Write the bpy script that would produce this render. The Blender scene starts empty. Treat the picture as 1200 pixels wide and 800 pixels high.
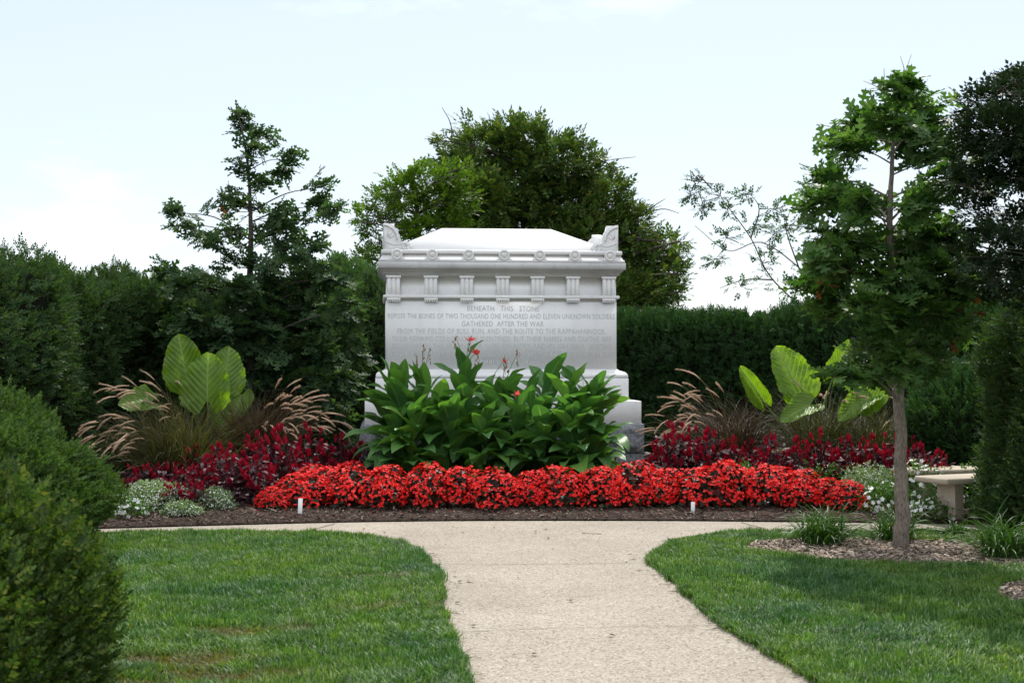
import bpy, bmesh, math
import numpy as np
from mathutils import Vector

scene = bpy.context.scene
COL = scene.collection
PI = math.pi
rs = np.random.RandomState(11)

# ------------------------------------------------------------------ measuring
FPX, EYE, HOR = 1600.0, 1.6, 428.0       # focal length (photo px), eye height, horizon row


def G(px, py):
    """ground point seen at a photo position"""
    d = FPX * EYE / (py - HOR)
    return ((px - 600) / FPX * d, d)


def W(px, py, d):
    """point at distance d seen at a photo position"""
    return np.array([(px - 600) / FPX * d, d, EYE + (HOR - py) / FPX * d])


# ------------------------------------------------------------------ object helpers
def props(o, label=None, cat=None, group=None, kind=None):
    if label: o['label'] = label
    if cat: o['category'] = cat
    if group: o['group'] = group
    if kind: o['kind'] = kind
    return o


def thing(name, label, cat, loc=(0, 0, 0), rz=0.0, group=None):
    o = bpy.data.objects.new(name, None)
    o.empty_display_size = 0.1
    COL.objects.link(o)
    o.location = loc
    o.rotation_euler = (0, 0, rz)
    return props(o, label, cat, group)


def link(name, me, parent=None):
    o = bpy.data.objects.new(name, me)
    COL.objects.link(o)
    if parent is not None: o.parent = parent
    return o


def dup(root, loc, rz, label, group=None, scale=None):
    r = root.copy(); COL.objects.link(r)
    r.location = loc; r.rotation_euler = (0, 0, rz); r['label'] = label
    if group: r['group'] = group
    if scale is not None: r.scale = scale
    for ch in list(root.children):
        c = ch.copy(); COL.objects.link(c); c.parent = r
        for g in list(ch.children):
            e = g.copy(); COL.objects.link(e); e.parent = c
    return r


class MB:
    """collects vertices and faces of any size, builds ONE mesh"""
    def __init__(s):
        s.v = []; s.f = []; s.n = 0; s.uv = []

    def add(s, V, *faces, uv=None):
        V = np.asarray(V, dtype=np.float64).reshape(-1, 3)
        s.v.append(V)
        for F in faces:
            F = np.asarray(F, dtype=np.int64)
            if F.size: s.f.append(F + s.n)
        s.n += len(V)
        s.uv.append(np.zeros((len(V), 2)) if uv is None else np.asarray(uv, dtype=float))

    def mesh(s, name, m, smooth=False, uvs=False):
        me = bpy.data.meshes.new(name)
        V = np.concatenate(s.v)
        me.vertices.add(len(V)); me.vertices.foreach_set('co', V.astype(np.float32).ravel())
        loops = np.concatenate([F.ravel() for F in s.f])
        sizes = np.concatenate([np.full(len(F), F.shape[1]) for F in s.f])
        starts = np.concatenate([[0], np.cumsum(sizes)[:-1]])
        me.loops.add(len(loops)); me.loops.foreach_set('vertex_index', loops.astype(np.int32))
        me.polygons.add(len(sizes))
        me.polygons.foreach_set('loop_start', starts.astype(np.int32))
        me.polygons.foreach_set('loop_total', sizes.astype(np.int32))
        if smooth: me.polygons.foreach_set('use_smooth', np.ones(len(sizes), dtype=bool))
        if uvs:
            U = np.concatenate(s.uv)
            l = me.uv_layers.new(name='UVMap')
            l.data.foreach_set('uv', U[loops].astype(np.float32).ravel())
        me.update(calc_edges=True)
        me.validate()
        me.materials.append(m)
        return me

    def build(s, name, m, parent=None, smooth=False, uvs=False):
        return link(name, s.mesh(name, m, smooth, uvs), parent)

    # --- shapes
    def scatter(s, T, pos, d, nrm, scale):
        """copies of template T=(verts, quads, tris), +Y along d, +Z towards nrm"""
        TV, Q, R = T
        pos = np.asarray(pos, float); N = len(pos)
        y = d / (np.linalg.norm(d, axis=1, keepdims=True) + 1e-9)
        x = np.cross(y, nrm); x /= (np.linalg.norm(x, axis=1, keepdims=True) + 1e-9)
        z = np.cross(x, y)
        sc = np.broadcast_to(np.asarray(scale, float).reshape(-1, 1) if np.ndim(scale) < 2 else scale, (N, 1) if np.ndim(scale) < 2 else (N, 3))
        if sc.shape[1] == 1: sc = np.repeat(sc, 3, 1)
        P = (pos[:, None] + x[:, None] * (TV[None, :, 0:1] * sc[:, None, 0:1]) + y[:, None] * (TV[None, :, 1:2] * sc[:, None, 1:2])
             + z[:, None] * (TV[None, :, 2:3] * sc[:, None, 2:3]))
        off = (np.arange(N) * len(TV))[:, None, None]
        fs = [(F[None] + off).reshape(-1, F.shape[1]) for F in (Q, R) if len(F)]
        s.add(P.reshape(-1, 3), *fs)

    def tube(s, pts, rad, sides=6, cap=True):
        pts = np.asarray(pts, float); n = len(pts)
        rad = np.broadcast_to(np.asarray(rad, float), (n,))
        t = np.gradient(pts, axis=0); t /= (np.linalg.norm(t, axis=1, keepdims=True) + 1e-9)
        ref = np.array([0.3, 0.2, 1.0]) if abs(t[0][2]) < 0.8 else np.array([1.0, 0.2, 0.1])
        a = np.cross(t, ref); a /= (np.linalg.norm(a, axis=1, keepdims=True) + 1e-9)
        b = np.cross(t, a)
        th = np.arange(sides) * 2 * PI / sides
        V = pts[:, None] + rad[:, None, None] * (np.cos(th)[None, :, None] * a[:, None] + np.sin(th)[None, :, None] * b[:, None])
        i = np.arange(n - 1)[:, None] * sides; k = np.arange(sides)[None]
        k2 = (k + 1) % sides
        F = np.stack([i + k, i + k2, i + sides + k2, i + sides + k], -1).reshape(-1, 4)
        fs = [F]
        if cap: fs += [np.arange(sides)[None, ::-1], ((n - 1) * sides + np.arange(sides))[None]]
        s.add(V.reshape(-1, 3), *fs)

    def rings(s, R, cap=True):
        """loft closed rings R (n, k, 3)"""
        R = np.asarray(R, float); n, k = R.shape[:2]
        i = np.arange(n - 1)[:, None] * k; a = np.arange(k)[None]; b = (a + 1) % k
        F = np.stack([i + a, i + b, i + k + b, i + k + a], -1).reshape(-1, 4)
        fs = [F]
        if cap: fs += [np.arange(k)[None, ::-1], ((n - 1) * k + np.arange(k))[None]]
        s.add(R.reshape(-1, 3), *fs)

    def box(s, x0, x1, y0, y1, z0, z1, c=0.004):
        """box with chamfered edges (built as an octagonal-edged loft)"""
        def ring(i, z):
            return [(x0 + i, y0, z), (x1 - i, y0, z), (x1, y0 + i, z), (x1, y1 - i, z), (x1 - i, y1, z), (x0 + i, y1, z), (x0, y1 - i, z), (x0, y0 + i, z)]
        def inner(z):
            return [(x0 + c, y0 + c, z), (x1 - c, y0 + c, z), (x1 - c, y0 + 1.01 * c, z), (x1 - c, y1 - c, z), (x1 - 1.01 * c, y1 - c, z), (x0 + c, y1 - c, z), (x0 + c, y1 - 1.01 * c, z), (x0 + c, y0 + 1.01 * c, z)]
        s.rings([inner(z0), ring(c, z0 + c), ring(c, z1 - c), inner(z1)])

    def ribbon(s, pts, w, side, fold=0.0, up=None):
        """flat strip along pts (n,3), half widths w, side vectors (n,3) or (3,)"""
        pts = np.asarray(pts, float); n = len(pts)
        w = np.broadcast_to(np.asarray(w, float), (n,))[:, None]
        side = np.broadcast_to(np.asarray(side, float), (n, 3))
        L = pts - side * w; R = pts + side * w
        if fold and up is not None:
            L = L + np.asarray(up) * w * fold; R = R + np.asarray(up) * w * fold
            V = np.stack([L, pts, R], 1).reshape(-1, 3)
            i = np.arange(n - 1) * 3
            F = np.concatenate([np.stack([i, i + 1, i + 4, i + 3], -1), np.stack([i + 1, i + 2, i + 5, i + 4], -1)])
        else:
            V = np.stack([L, R], 1).reshape(-1, 3)
            i = np.arange(n - 1) * 2
            F = np.stack([i, i + 1, i + 3, i + 2], -1)
        s.add(V, F)


def unit(v):
    v = np.asarray(v, float)
    return v / (np.linalg.norm(v, axis=-1, keepdims=True) + 1e-9)


def _h(i, j, k):
    n = (i * 374761393 + j * 668265263 + k * 2147483647 // 3) & 0xffffffff
    n = ((n ^ (n >> 13)) * 1274126177) & 0xffffffff
    return ((n ^ (n >> 16)) & 0xffff) / 65535.0


def noise(P, s=1.0, seed=0):
    P = np.asarray(P, float) / s + seed * 17.31
    i = np.floor(P).astype(np.int64); f = P - i; f = f * f * (3 - 2 * f)
    r = 0
    for a in (0, 1):
        for b in (0, 1):
            for c in (0, 1):
                w = (f[..., 0] if a else 1 - f[..., 0]) * (f[..., 1] if b else 1 - f[..., 1]) * (f[..., 2] if c else 1 - f[..., 2])
                r = r + w * _h(i[..., 0] + a, i[..., 1] + b, i[..., 2] + c)
    return r * 2 - 1


# ------------------------------------------------------------------ materials
def new_mat(name):
    m = bpy.data.materials.new(name); m.use_nodes = True
    nt = m.node_tree; nt.nodes.clear()
    out = nt.nodes.new('ShaderNodeOutputMaterial')
    b = nt.nodes.new('ShaderNodeBsdfPrincipled')
    nt.links.new(b.outputs[0], out.inputs[0])
    return m, nt, b, out


def ramp(nt, fac, stops):
    r = nt.nodes.new('ShaderNodeValToRGB')
    while len(r.color_ramp.elements) < len(stops): r.color_ramp.elements.new(0.5)
    for e, (p, c) in zip(r.color_ramp.elements, stops):
        e.position = p; e.color = (*c, 1)
    nt.links.new(fac, r.inputs[0])
    return r.outputs[0]


def nz(nt, scale, detail=4, rough=0.55, vec=None):
    n = nt.nodes.new('ShaderNodeTexNoise')
    n.inputs['Scale'].default_value = scale; n.inputs['Detail'].default_value = detail
    n.inputs['Roughness'].default_value = rough
    if vec is None:
        g = nt.nodes.new('ShaderNodeTexCoord'); vec = g.outputs['Object']
    nt.links.new(vec, n.inputs['Vector'])
    return n.outputs['Fac']


def mixc(nt, a, b, fac, mode='MIX'):
    m = nt.nodes.new('ShaderNodeMix'); m.data_type = 'RGBA'; m.blend_type = mode
    for s, v in ((0, fac), (6, a), (7, b)):
        if hasattr(v, 'links') or hasattr(v, 'is_linked'): nt.links.new(v, m.inputs[s])
        else: m.inputs[s].default_value = v if s == 0 else (*v, 1)
    return m.outputs[2]


def bump(nt, b, h, strength=0.5, dist=0.01):
    n = nt.nodes.new('ShaderNodeBump'); n.inputs['Strength'].default_value = strength; n.inputs['Distance'].default_value = dist
    nt.links.new(h, n.inputs['Height']); nt.links.new(n.outputs[0], b.inputs['Normal'])


def leaf_mat(name, cols, trans=0.35, rough=0.55, spec=0.2, tint=(1.15, 1.25, 0.5), patch=None):
    m, nt, b, out = new_mat(name)
    g = nt.nodes.new('ShaderNodeNewGeometry')
    n = len(cols)
    c = ramp(nt, g.outputs['Random Per Island'], [(i / max(1, n - 1), k) for i, k in enumerate(cols)])
    if patch:
        f = ramp(nt, nz(nt, patch[0], 3), [(patch[2], (0, 0, 0)), (patch[3], (1, 1, 1))])
        c = mixc(nt, c, patch[1], f)
    nt.links.new(c, b.inputs['Base Color'])
    b.inputs['Roughness'].default_value = rough
    b.inputs['Specular IOR Level'].default_value = spec
    if trans:
        t = nt.nodes.new('ShaderNodeBsdfTranslucent')
        nt.links.new(mixc(nt, c, tint, 1.0, 'MULTIPLY'), t.inputs[0])
        mx = nt.nodes.new('ShaderNodeMixShader'); mx.inputs[0].default_value = trans
        nt.links.new(b.outputs[0], mx.inputs[1]); nt.links.new(t.outputs[0], mx.inputs[2])
        nt.links.new(mx.outputs[0], out.inputs[0])
    return m


def solid(name, col, rough=0.7, var=0.25, scale=20, bmp=0.3, bd=0.01, spec=0.3):
    m, nt, b, out = new_mat(name)
    f = nz(nt, scale, 6, 0.65)
    c0 = tuple(x * (1 - var) for x in col); c1 = tuple(min(1, x * (1 + var)) for x in col)
    nt.links.new(ramp(nt, f, [(0.3, c0), (0.7, c1)]), b.inputs['Base Color'])
    b.inputs['Roughness'].default_value = rough; b.inputs['Specular IOR Level'].default_value = spec
    if bmp: bump(nt, b, f, bmp, bd)
    return m


def marble_mat(name, base=0.74, stain=0.16, warm=0.0):
    m, nt, b, out = new_mat(name)
    tc = nt.nodes.new('ShaderNodeTexCoord')
    fine = nz(nt, 55, 5, 0.75); mid = nz(nt, 2.2, 6, 0.65)
    mp = nt.nodes.new('ShaderNodeMapping'); mp.inputs['Scale'].default_value = (7, 7, 0.6)
    nt.links.new(tc.outputs['Object'], mp.inputs[0])
    streak = nz(nt, 1.0, 5, 0.6, mp.outputs[0])
    w = np.array([1.0 + warm, 1.0, 1.0 - warm])
    c = ramp(nt, fine, [(0.3, tuple(base * 0.86 * w)), (0.68, tuple(base * 1.06 * w))])
    s = ramp(nt, mid, [(0.42, (0, 0, 0)), (0.75, (1, 1, 1))])
    c = mixc(nt, c, tuple(np.array([base, base * 1.0, base * 1.02]) * (1 - stain)), s)
    s2 = ramp(nt, streak, [(0.55, (0, 0, 0)), (0.8, (stain * 3,) * 3)])
    c = mixc(nt, c, (base * 0.62, base * 0.63, base * 0.65), s2)
    nt.links.new(c, b.inputs['Base Color'])
    b.inputs['Roughness'].default_value = 0.6; b.inputs['Specular IOR Level'].default_value = 0.3
    bump(nt, b, fine, 0.25, 0.002)
    return m


M = {}
M['marble'] = marble_mat('marble', 0.755, 0.11)
M['marble_weathered'] = marble_mat('weathered_marble', 0.56, 0.3)
M['marble_clean'] = marble_mat('clean_marble', 0.66, 0.04, 0.01)
M['carved'] = solid('letter_shade_joint_grey', (0.53, 0.53, 0.54), 0.8, 0.1, 40, 0)  # grey paints in the shade of cut letters; also colours the cornice joints
M['granite'] = solid('granite', (0.215, 0.23, 0.25), 0.75, 0.55, 28, 0.9, 0.02)
def bark_mat(name, col):
    m, nt, b, out = new_mat(name)
    tc = nt.nodes.new('ShaderNodeTexCoord'); mp = nt.nodes.new('ShaderNodeMapping'); mp.inputs['Scale'].default_value = (1, 1, .28)
    nt.links.new(tc.outputs['Object'], mp.inputs[0])
    f = nz(nt, 75, 5, 0.65, mp.outputs[0]); g = nz(nt, 9, 4)
    c = ramp(nt, f, [(0.32, tuple(x * .35 for x in col)), (0.5, col), (0.7, tuple(x * 1.5 for x in col))])
    c = mixc(nt, c, ramp(nt, g, [(0.35, (.7, .72, .68)), (0.65, (1.15, 1.12, 1.1))]), 1.0, 'MULTIPLY')
    nt.links.new(c, b.inputs['Base Color']); b.inputs['Roughness'].default_value = .9; bump(nt, b, f, 1.0, .012)
    return m
M['bark'] = bark_mat('young_bark', (0.2, 0.165, 0.135))
M['bark_dark'] = solid('dark_bark', (0.07, 0.058, 0.048), 0.9, 0.4, 30, 0.6, 0.01)
M['twig'] = solid('dead_twig', (0.12, 0.09, 0.085), 0.9, 0.3, 30, 0)
M['core'] = solid('inner_dark_core', (0.012, 0.014, 0.009), 1.0, 0.4, 8, 0, spec=0.0)  # near-black solid core, added inside the foliage to block light
M['bench'] = solid('cast_stone', (0.40, 0.345, 0.27), 0.85, 0.16, 60, 0.4, 0.004)
M['plastic'] = solid('white_plastic', (0.8, 0.8, 0.8), 0.45, 0.03, 20, 0)
M['stem'] = leaf_mat('green_stem', [(0.09, 0.15, 0.04), (0.13, 0.19, 0.06)], 0, 0.5)
M['dark_stem'] = leaf_mat('dark_stem', [(0.05, 0.02, 0.02), (0.07, 0.035, 0.025)], 0, 0.6)

M['oak'] = leaf_mat('oak_leaves', [(0.03375, 0.0859, 0.02301), (0.06136, 0.135, 0.03375), (0.08897, 0.1764, 0.04602), (0.1304, 0.2224, 0.06903)], 0.45, 0.5, 0.25)
M['oak_far'] = leaf_mat('dark_oak_leaves', [(0.026, 0.06, 0.028), (0.042, 0.088, 0.038), (0.062, 0.115, 0.045), (0.085, 0.14, 0.055)], 0.4, 0.6, 0.15)
M['oak_dead'] = leaf_mat('brown_oak_leaves', [(0.16, 0.05, 0.02), (0.26, 0.09, 0.035)], 0.3, 0.7)
M['yew'] = leaf_mat('yew_leaves', [(0.01848, 0.0462, 0.01848), (0.03388, 0.077, 0.02772), (0.0539, 0.1078, 0.03388), (0.075, 0.1, 0.034)], 0.3, 0.6, 0.15)
M['yew_back'] = leaf_mat('hedge_leaves', [(0.0169, 0.0468, 0.0156), (0.0286, 0.0715, 0.0221), (0.0442, 0.0975, 0.0312)], 0.3, 0.6, 0.15)
M['box'] = leaf_mat('boxwood_leaves', [(0.0187, 0.0425, 0.00935), (0.034, 0.07225, 0.01445), (0.0493, 0.09775, 0.0187), (0.0765, 0.1275, 0.0255), (0.1275, 0.1487, 0.02975)], 0.3, 0.5, 0.25)
M['box_far'] = leaf_mat('shrub_leaves', [(0.026, 0.058, 0.014), (0.045, 0.095, 0.02), (0.075, 0.14, 0.03), (0.11, 0.18, 0.045)], 0.25, 0.55, 0.2)
M['tree_mid'] = leaf_mat('olive_tree_leaves', [(0.0312, 0.065, 0.0182), (0.052, 0.104, 0.026), (0.078, 0.1365, 0.0312), (0.1105, 0.169, 0.039), (0.156, 0.156, 0.039)], 0.3, 0.5)
M['tree_lime'] = leaf_mat('light_tree_leaves', [(0.0552, 0.1104, 0.0138), (0.0828, 0.1564, 0.0184), (0.1196, 0.1932, 0.0276)], 0.45, 0.5)
M['tree_dark'] = leaf_mat('shaded_tree_leaves', [(0.012, 0.026, 0.012), (0.02, 0.04, 0.016), (0.03, 0.055, 0.02)], 0.12, 0.5)  # backlit shade is put into these very dark leaf colours
M['tree_soft'] = leaf_mat('soft_tree_leaves', [(0.04025, 0.092, 0.0345), (0.06325, 0.1265, 0.04025), (0.08625, 0.1495, 0.046)], 0.3, 0.5)
M['grass'] = leaf_mat('grass_blades', [(0.05, 0.12, 0.022), (0.075, 0.165, 0.03), (0.10, 0.20, 0.04), (0.17, 0.24, 0.07)], 0.35, 0.45, 0.4)
M['lily'] = leaf_mat('daylily_leaves', [(0.028, 0.08, 0.014), (0.045, 0.11, 0.02), (0.065, 0.145, 0.026)], 0.3, 0.45)
M['begonia_leaf'] = leaf_mat('begonia_leaves', [(0.012, 0.012, 0.010), (0.025, 0.02, 0.014), (0.03, 0.035, 0.014), (0.06, 0.012, 0.014)], 0.12, 0.5, 0.2)
M['begonia_red'] = leaf_mat('begonia_petals', [(0.5, 0.006, 0.008), (0.74, 0.014, 0.012), (0.84, 0.022, 0.02), (0.88, 0.11, 0.1)], 0.25, 0.6, 0.12, (1.1, 0.8, 0.8))
M['begonia_eye'] = leaf_mat('begonia_stamens', [(0.8, 0.35, 0.12), (0.85, 0.5, 0.3)], 0, 0.7)
M['celosia_leaf'] = leaf_mat('celosia_leaves', [(0.022, 0.010, 0.014), (0.045, 0.016, 0.022), (0.075, 0.03, 0.04), (0.05, 0.03, 0.025)], 0.2, 0.55, 0.2, (1.6, 0.6, 0.7))
M['celosia_red'] = leaf_mat('celosia_plumes', [(0.1804, 0.003608, 0.01984), (0.2977, 0.007216, 0.02706), (0.3788, 0.01082, 0.03608)], 0.25, 0.7, 0.2, (1.2, 0.8, 0.8))
M['silver'] = leaf_mat('silver_leaves', [(0.09, 0.17, 0.06), (0.16, 0.25, 0.11), (0.26, 0.34, 0.2)], 0.25, 0.6)
M['silver_white'] = leaf_mat('tiny_white_bracts', [(0.6, 0.65, 0.55), (0.75, 0.77, 0.7)], 0.3, 0.6, 0.3, (1, 1, 1))
M['petunia_leaf'] = leaf_mat('petunia_leaves', [(0.04, 0.11, 0.02), (0.07, 0.16, 0.03), (0.1, 0.2, 0.045)], 0.3, 0.5)
M['white_petal'] = leaf_mat('white_petals', [(0.78, 0.78, 0.8), (0.85, 0.85, 0.85)], 0.35, 0.6, 0.3, (1, 1, 1))
M['fountain'] = leaf_mat('fountain_grass_blades', [(0.028, 0.034, 0.014), (0.05, 0.06, 0.02), (0.075, 0.08, 0.028), (0.13, 0.12, 0.055), (0.045, 0.02, 0.02)], 0.3, 0.5)
M['fountain_purple'] = leaf_mat('purple_grass_blades', [(0.022, 0.012, 0.013), (0.04, 0.02, 0.02), (0.06, 0.034, 0.028), (0.09, 0.07, 0.04)], 0.25, 0.5)
M['plume'] = leaf_mat('grass_plumes', [(0.42, 0.3, 0.22), (0.58, 0.45, 0.33), (0.72, 0.6, 0.46)], 0.45, 0.8, 0.2, (1.1, 0.95, 0.85))
M['straw'] = leaf_mat('grass_stems', [(0.10, 0.07, 0.035), (0.14, 0.11, 0.05)], 0, 0.7)
M['canna'] = leaf_mat('canna_leaves', [(0.04392, 0.1318, 0.03806), (0.06149, 0.1684, 0.04392), (0.08491, 0.2196, 0.0527), (0.1244, 0.2928, 0.06149)], 0.35, 0.36, 0.42)
M['canna_flower'] = leaf_mat('canna_petals', [(0.75, 0.05, 0.05), (0.8, 0.13, 0.12)], 0.4, 0.6, 0.3, (1, 0.9, 0.9))
M['canna_pod'] = leaf_mat('canna_buds', [(0.16, 0.12, 0.06), (0.25, 0.13, 0.09)], 0.2, 0.7)
M['chips'] = leaf_mat('wood_chips', [(0.03, 0.018, 0.012), (0.055, 0.035, 0.024), (0.085, 0.058, 0.04), (0.22, 0.18, 0.14)], 0, 0.85)
M['chips_pale'] = leaf_mat('weathered_wood_chips', [(0.11, 0.08, 0.06), (0.2, 0.155, 0.12), (0.3, 0.24, 0.19), (0.42, 0.36, 0.3)], 0, 0.85)
M['petal_litter'] = leaf_mat('fallen_petals', [(0.5, 0.02, 0.03), (0.65, 0.06, 0.06)], 0.2, 0.7)


def ear_mat():
    m, nt, b, out = new_mat('elephant_ear_leaf')
    uv = nt.nodes.new('ShaderNodeUVMap'); sp = nt.nodes.new('ShaderNodeSeparateXYZ')
    nt.links.new(uv.outputs[0], sp.inputs[0])
    def mth(op, a, b_=None, c=None):
        n = nt.nodes.new('ShaderNodeMath'); n.operation = op
        for i, v in enumerate((a, b_, c)):
            if v is None: continue
            if isinstance(v, (int, float)): n.inputs[i].default_value = v
            else: nt.links.new(v, n.inputs[i])
        return n.outputs[0]
    au = mth('ABSOLUTE', sp.outputs[0])
    ph = mth('MULTIPLY', mth('SUBTRACT', sp.outputs[1], mth('MULTIPLY', mth('POWER', au, 1.2), 0.62)), 7.0)
    fr = mth('ABSOLUTE', mth('SUBTRACT', mth('FRACT', ph), 0.5))          # 0 on a side vein
    ve = ramp(nt, fr, [(0.02, (1, 1, 1)), (0.10, (0, 0, 0))])
    mid = ramp(nt, au, [(0.018, (1, 1, 1)), (0.05, (0, 0, 0))])
    vein = mth('MAXIMUM', ve, mid)
    base = ramp(nt, nz(nt, 6, 4), [(0.35, (0.10, 0.215, 0.012)), (0.65, (0.17, 0.31, 0.018))])
    c = mixc(nt, base, (0.32, 0.44, 0.11), mth('MULTIPLY', vein, 0.65))
    nt.links.new(c, b.inputs['Base Color'])
    b.inputs['Roughness'].default_value = 0.4
    bump(nt, b, fr, 0.5, 0.02)
    t = nt.nodes.new('ShaderNodeBsdfTranslucent')
    nt.links.new(mixc(nt, c, (1.35, 1.35, 0.45), 1.0, 'MULTIPLY'), t.inputs[0])
    mx = nt.nodes.new('ShaderNodeMixShader'); mx.inputs[0].default_value = 0.55
    nt.links.new(b.outputs[0], mx.inputs[1]); nt.links.new(t.outputs[0], mx.inputs[2]); nt.links.new(mx.outputs[0], out.inputs[0])
    return m
M['ear'] = ear_mat()


def canna_mat():
    m = M['canna']; nt = m.node_tree
    b = next(n for n in nt.nodes if n.type == 'BSDF_PRINCIPLED'); mul = next(n for n in nt.nodes if n.type == 'MIX')
    c = b.inputs['Base Color'].links[0].from_socket
    oi = nt.nodes.new('ShaderNodeObjectInfo')
    c = mixc(nt, c, ramp(nt, oi.outputs['Random'], [(0, (0.75, 0.8, 0.9)), (0.5, (1, 1, 1)), (0.85, (1.25, 1.15, 1.0)), (1, (1.9, 1.55, 1.1))]), 1.0, 'MULTIPLY')
    uv = nt.nodes.new('ShaderNodeUVMap'); sp = nt.nodes.new('ShaderNodeSeparateXYZ'); nt.links.new(uv.outputs[0], sp.inputs[0])
    ab = nt.nodes.new('ShaderNodeMath'); ab.operation = 'ABSOLUTE'; nt.links.new(sp.outputs[0], ab.inputs[0])
    c = mixc(nt, c, (0.2, 0.32, 0.1), ramp(nt, ab.outputs[0], [(0.03, (0.8, 0.8, 0.8)), (0.1, (0, 0, 0))]))
    wv = nt.nodes.new('ShaderNodeMath'); wv.operation = 'MULTIPLY_ADD'; nt.links.new(ab.outputs[0], wv.inputs[0]); wv.inputs[1].default_value = -0.35; nt.links.new(sp.outputs[1], wv.inputs[2])
    sn = nt.nodes.new('ShaderNodeMath'); sn.operation = 'SINE'; m2 = nt.nodes.new('ShaderNodeMath'); m2.operation = 'MULTIPLY'; m2.inputs[1].default_value = 130
    nt.links.new(wv.outputs[0], m2.inputs[0]); nt.links.new(m2.outputs[0], sn.inputs[0]); bump(nt, b, sn.outputs[0], 0.25, 0.004)
    nt.links.new(c, b.inputs['Base Color']); nt.links.new(c, mul.inputs[6])
canna_mat()


def path_mat():
    m, nt, b, out = new_mat('exposed_aggregate_concrete')
    tc = nt.nodes.new('ShaderNodeTexCoord')
    v = nt.nodes.new('ShaderNodeTexVoronoi'); v.inputs['Scale'].default_value = 85
    nt.links.new(tc.outputs['Object'], v.inputs['Vector'])
    sp = nt.nodes.new('ShaderNodeSeparateColor'); nt.links.new(v.outputs['Color'], sp.inputs[0])
    peb = ramp(nt, sp.outputs[0], [(0.0, (0.10, 0.08, 0.06)), (0.12, (0.2, 0.165, 0.13)), (0.3, (0.29, 0.25, 0.205)), (0.7, (0.335, 0.3, 0.25)), (1.0, (0.43, 0.4, 0.35))])
    edge = ramp(nt, v.outputs['Distance'], [(0.35, (0, 0, 0)), (0.8, (0.55, 0.55, 0.55))])
    c = mixc(nt, peb, (0.25, 0.215, 0.175), edge)
    big = ramp(nt, nz(nt, 0.9, 5, 0.6), [(0.35, (0.86, 0.85, 0.83)), (0.7, (1.06, 1.06, 1.05))])
    c = mixc(nt, c, big, 1.0, 'MULTIPLY')
    blot = ramp(nt, nz(nt, 2.6, 8, 0.72), [(0.3, (0.84, 0.82, 0.8)), (0.46, (1, 1, 1))])
    c = mixc(nt, c, blot, 1.0, 'MULTIPLY')
    nt.links.new(c, b.inputs['Base Color']); b.inputs['Roughness'].default_value = 0.85
    b.inputs['Specular IOR Level'].default_value = 0.25
    bump(nt, b, v.outputs['Distance'], 0.35, 0.004)
    return m
M['path'] = path_mat()
M['joint'] = solid('joint_dirt', (0.17, 0.14, 0.115), 0.95, 0.3, 40, 0)


def soil_mat(name, a, b_, s=30):
    m, nt, b, out = new_mat(name)
    f = nz(nt, s, 8, 0.7)
    nt.links.new(ramp(nt, f, [(0.3, a), (0.7, b_)]), b.inputs['Base Color'])
    b.inputs['Roughness'].default_value = 0.95; b.inputs['Specular IOR Level'].default_value = 0.15
    bump(nt, b, f, 0.9, 0.03)
    return m
M['soil'] = soil_mat('dark_mulch', (0.02, 0.013, 0.010), (0.055, 0.036, 0.027))
M['ring'] = soil_mat('pale_mulch', (0.085, 0.062, 0.047), (0.2, 0.16, 0.125))
M['lawn'] = soil_mat('turf_soil', (0.018, 0.03, 0.008), (0.045, 0.06, 0.018), 12)
M['ground'] = soil_mat('far_ground', (0.04, 0.07, 0.02), (0.065, 0.1, 0.03), 3)

# ------------------------------------------------------------------ leaf templates (+Y outwards, +Z up)
def kite(w=0.25, fold=0.08, mid=0.42):
    V = np.array([(0, 0, 0), (w, mid, fold), (0, 1, -0.06), (-w, mid, fold), (0, mid, 0)])
    return V, np.zeros((0, 4), int), np.array([(0, 1, 4), (1, 2, 4), (2, 3, 4), (3, 0, 4)])


def quad_leaf(w=0.25, mid=0.45):
    V = np.array([(0, 0, 0), (w, mid, 0.05), (0, 1, -0.05), (-w, mid, 0.05)])
    return V, np.zeros((0, 4), int), np.array([(0, 1, 2), (0, 2, 3)])


def oval(w=0.3, n=4, cup=0.1, tip=0.0):
    ys = np.linspace(0, 1, n + 1)
    hw = w * np.sin(PI * np.clip(ys, 0, 1) ** 0.85) ** 0.8
    hw[0] = 0.01; hw[-1] = 0.01
    V = []
    for y, h in zip(ys, hw):
        z = -tip * y * y
        V += [(-h, y, z + cup * h), (0, y, z), (h, y, z + cup * h)]
    F = []
    for i in range(n):
        a = 3 * i
        F += [(a, a + 1, a + 4, a + 3), (a + 1, a + 2, a + 5, a + 4)]
    return np.array(V), np.array(F), np.zeros((0, 3), int)


def oak_leaf():
    o = [(0.012, 0), (0.02, 0.1), (0.15, 0.2), (0.21, 0.31), (0.055, 0.35), (0.075, 0.42), (0.31, 0.52), (0.35, 0.66), (0.09, 0.62), (0.10, 0.70), (0.24, 0.82), (0.20, 0.9), (0.055, 0.85), (0.008, 1.0)]
    V = []
    my = np.linspace(0, 1, len(o))
    for (x, y), m in zip(o, my):
        yy = 0.5 * (y + m)
        z = -0.18 * y * y
        V += [(-x, y, z + 0.22 * x), (0, yy, -0.18 * yy * yy), (x, y, z + 0.22 * x)]
    F = []
    for i in range(len(o) - 1):
        a = 3 * i
        F += [(a, a + 1, a + 4, a + 3), (a + 1, a + 2, a + 5, a + 4)]
    return np.array(V), np.array(F), np.zeros((0, 3), int)


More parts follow.
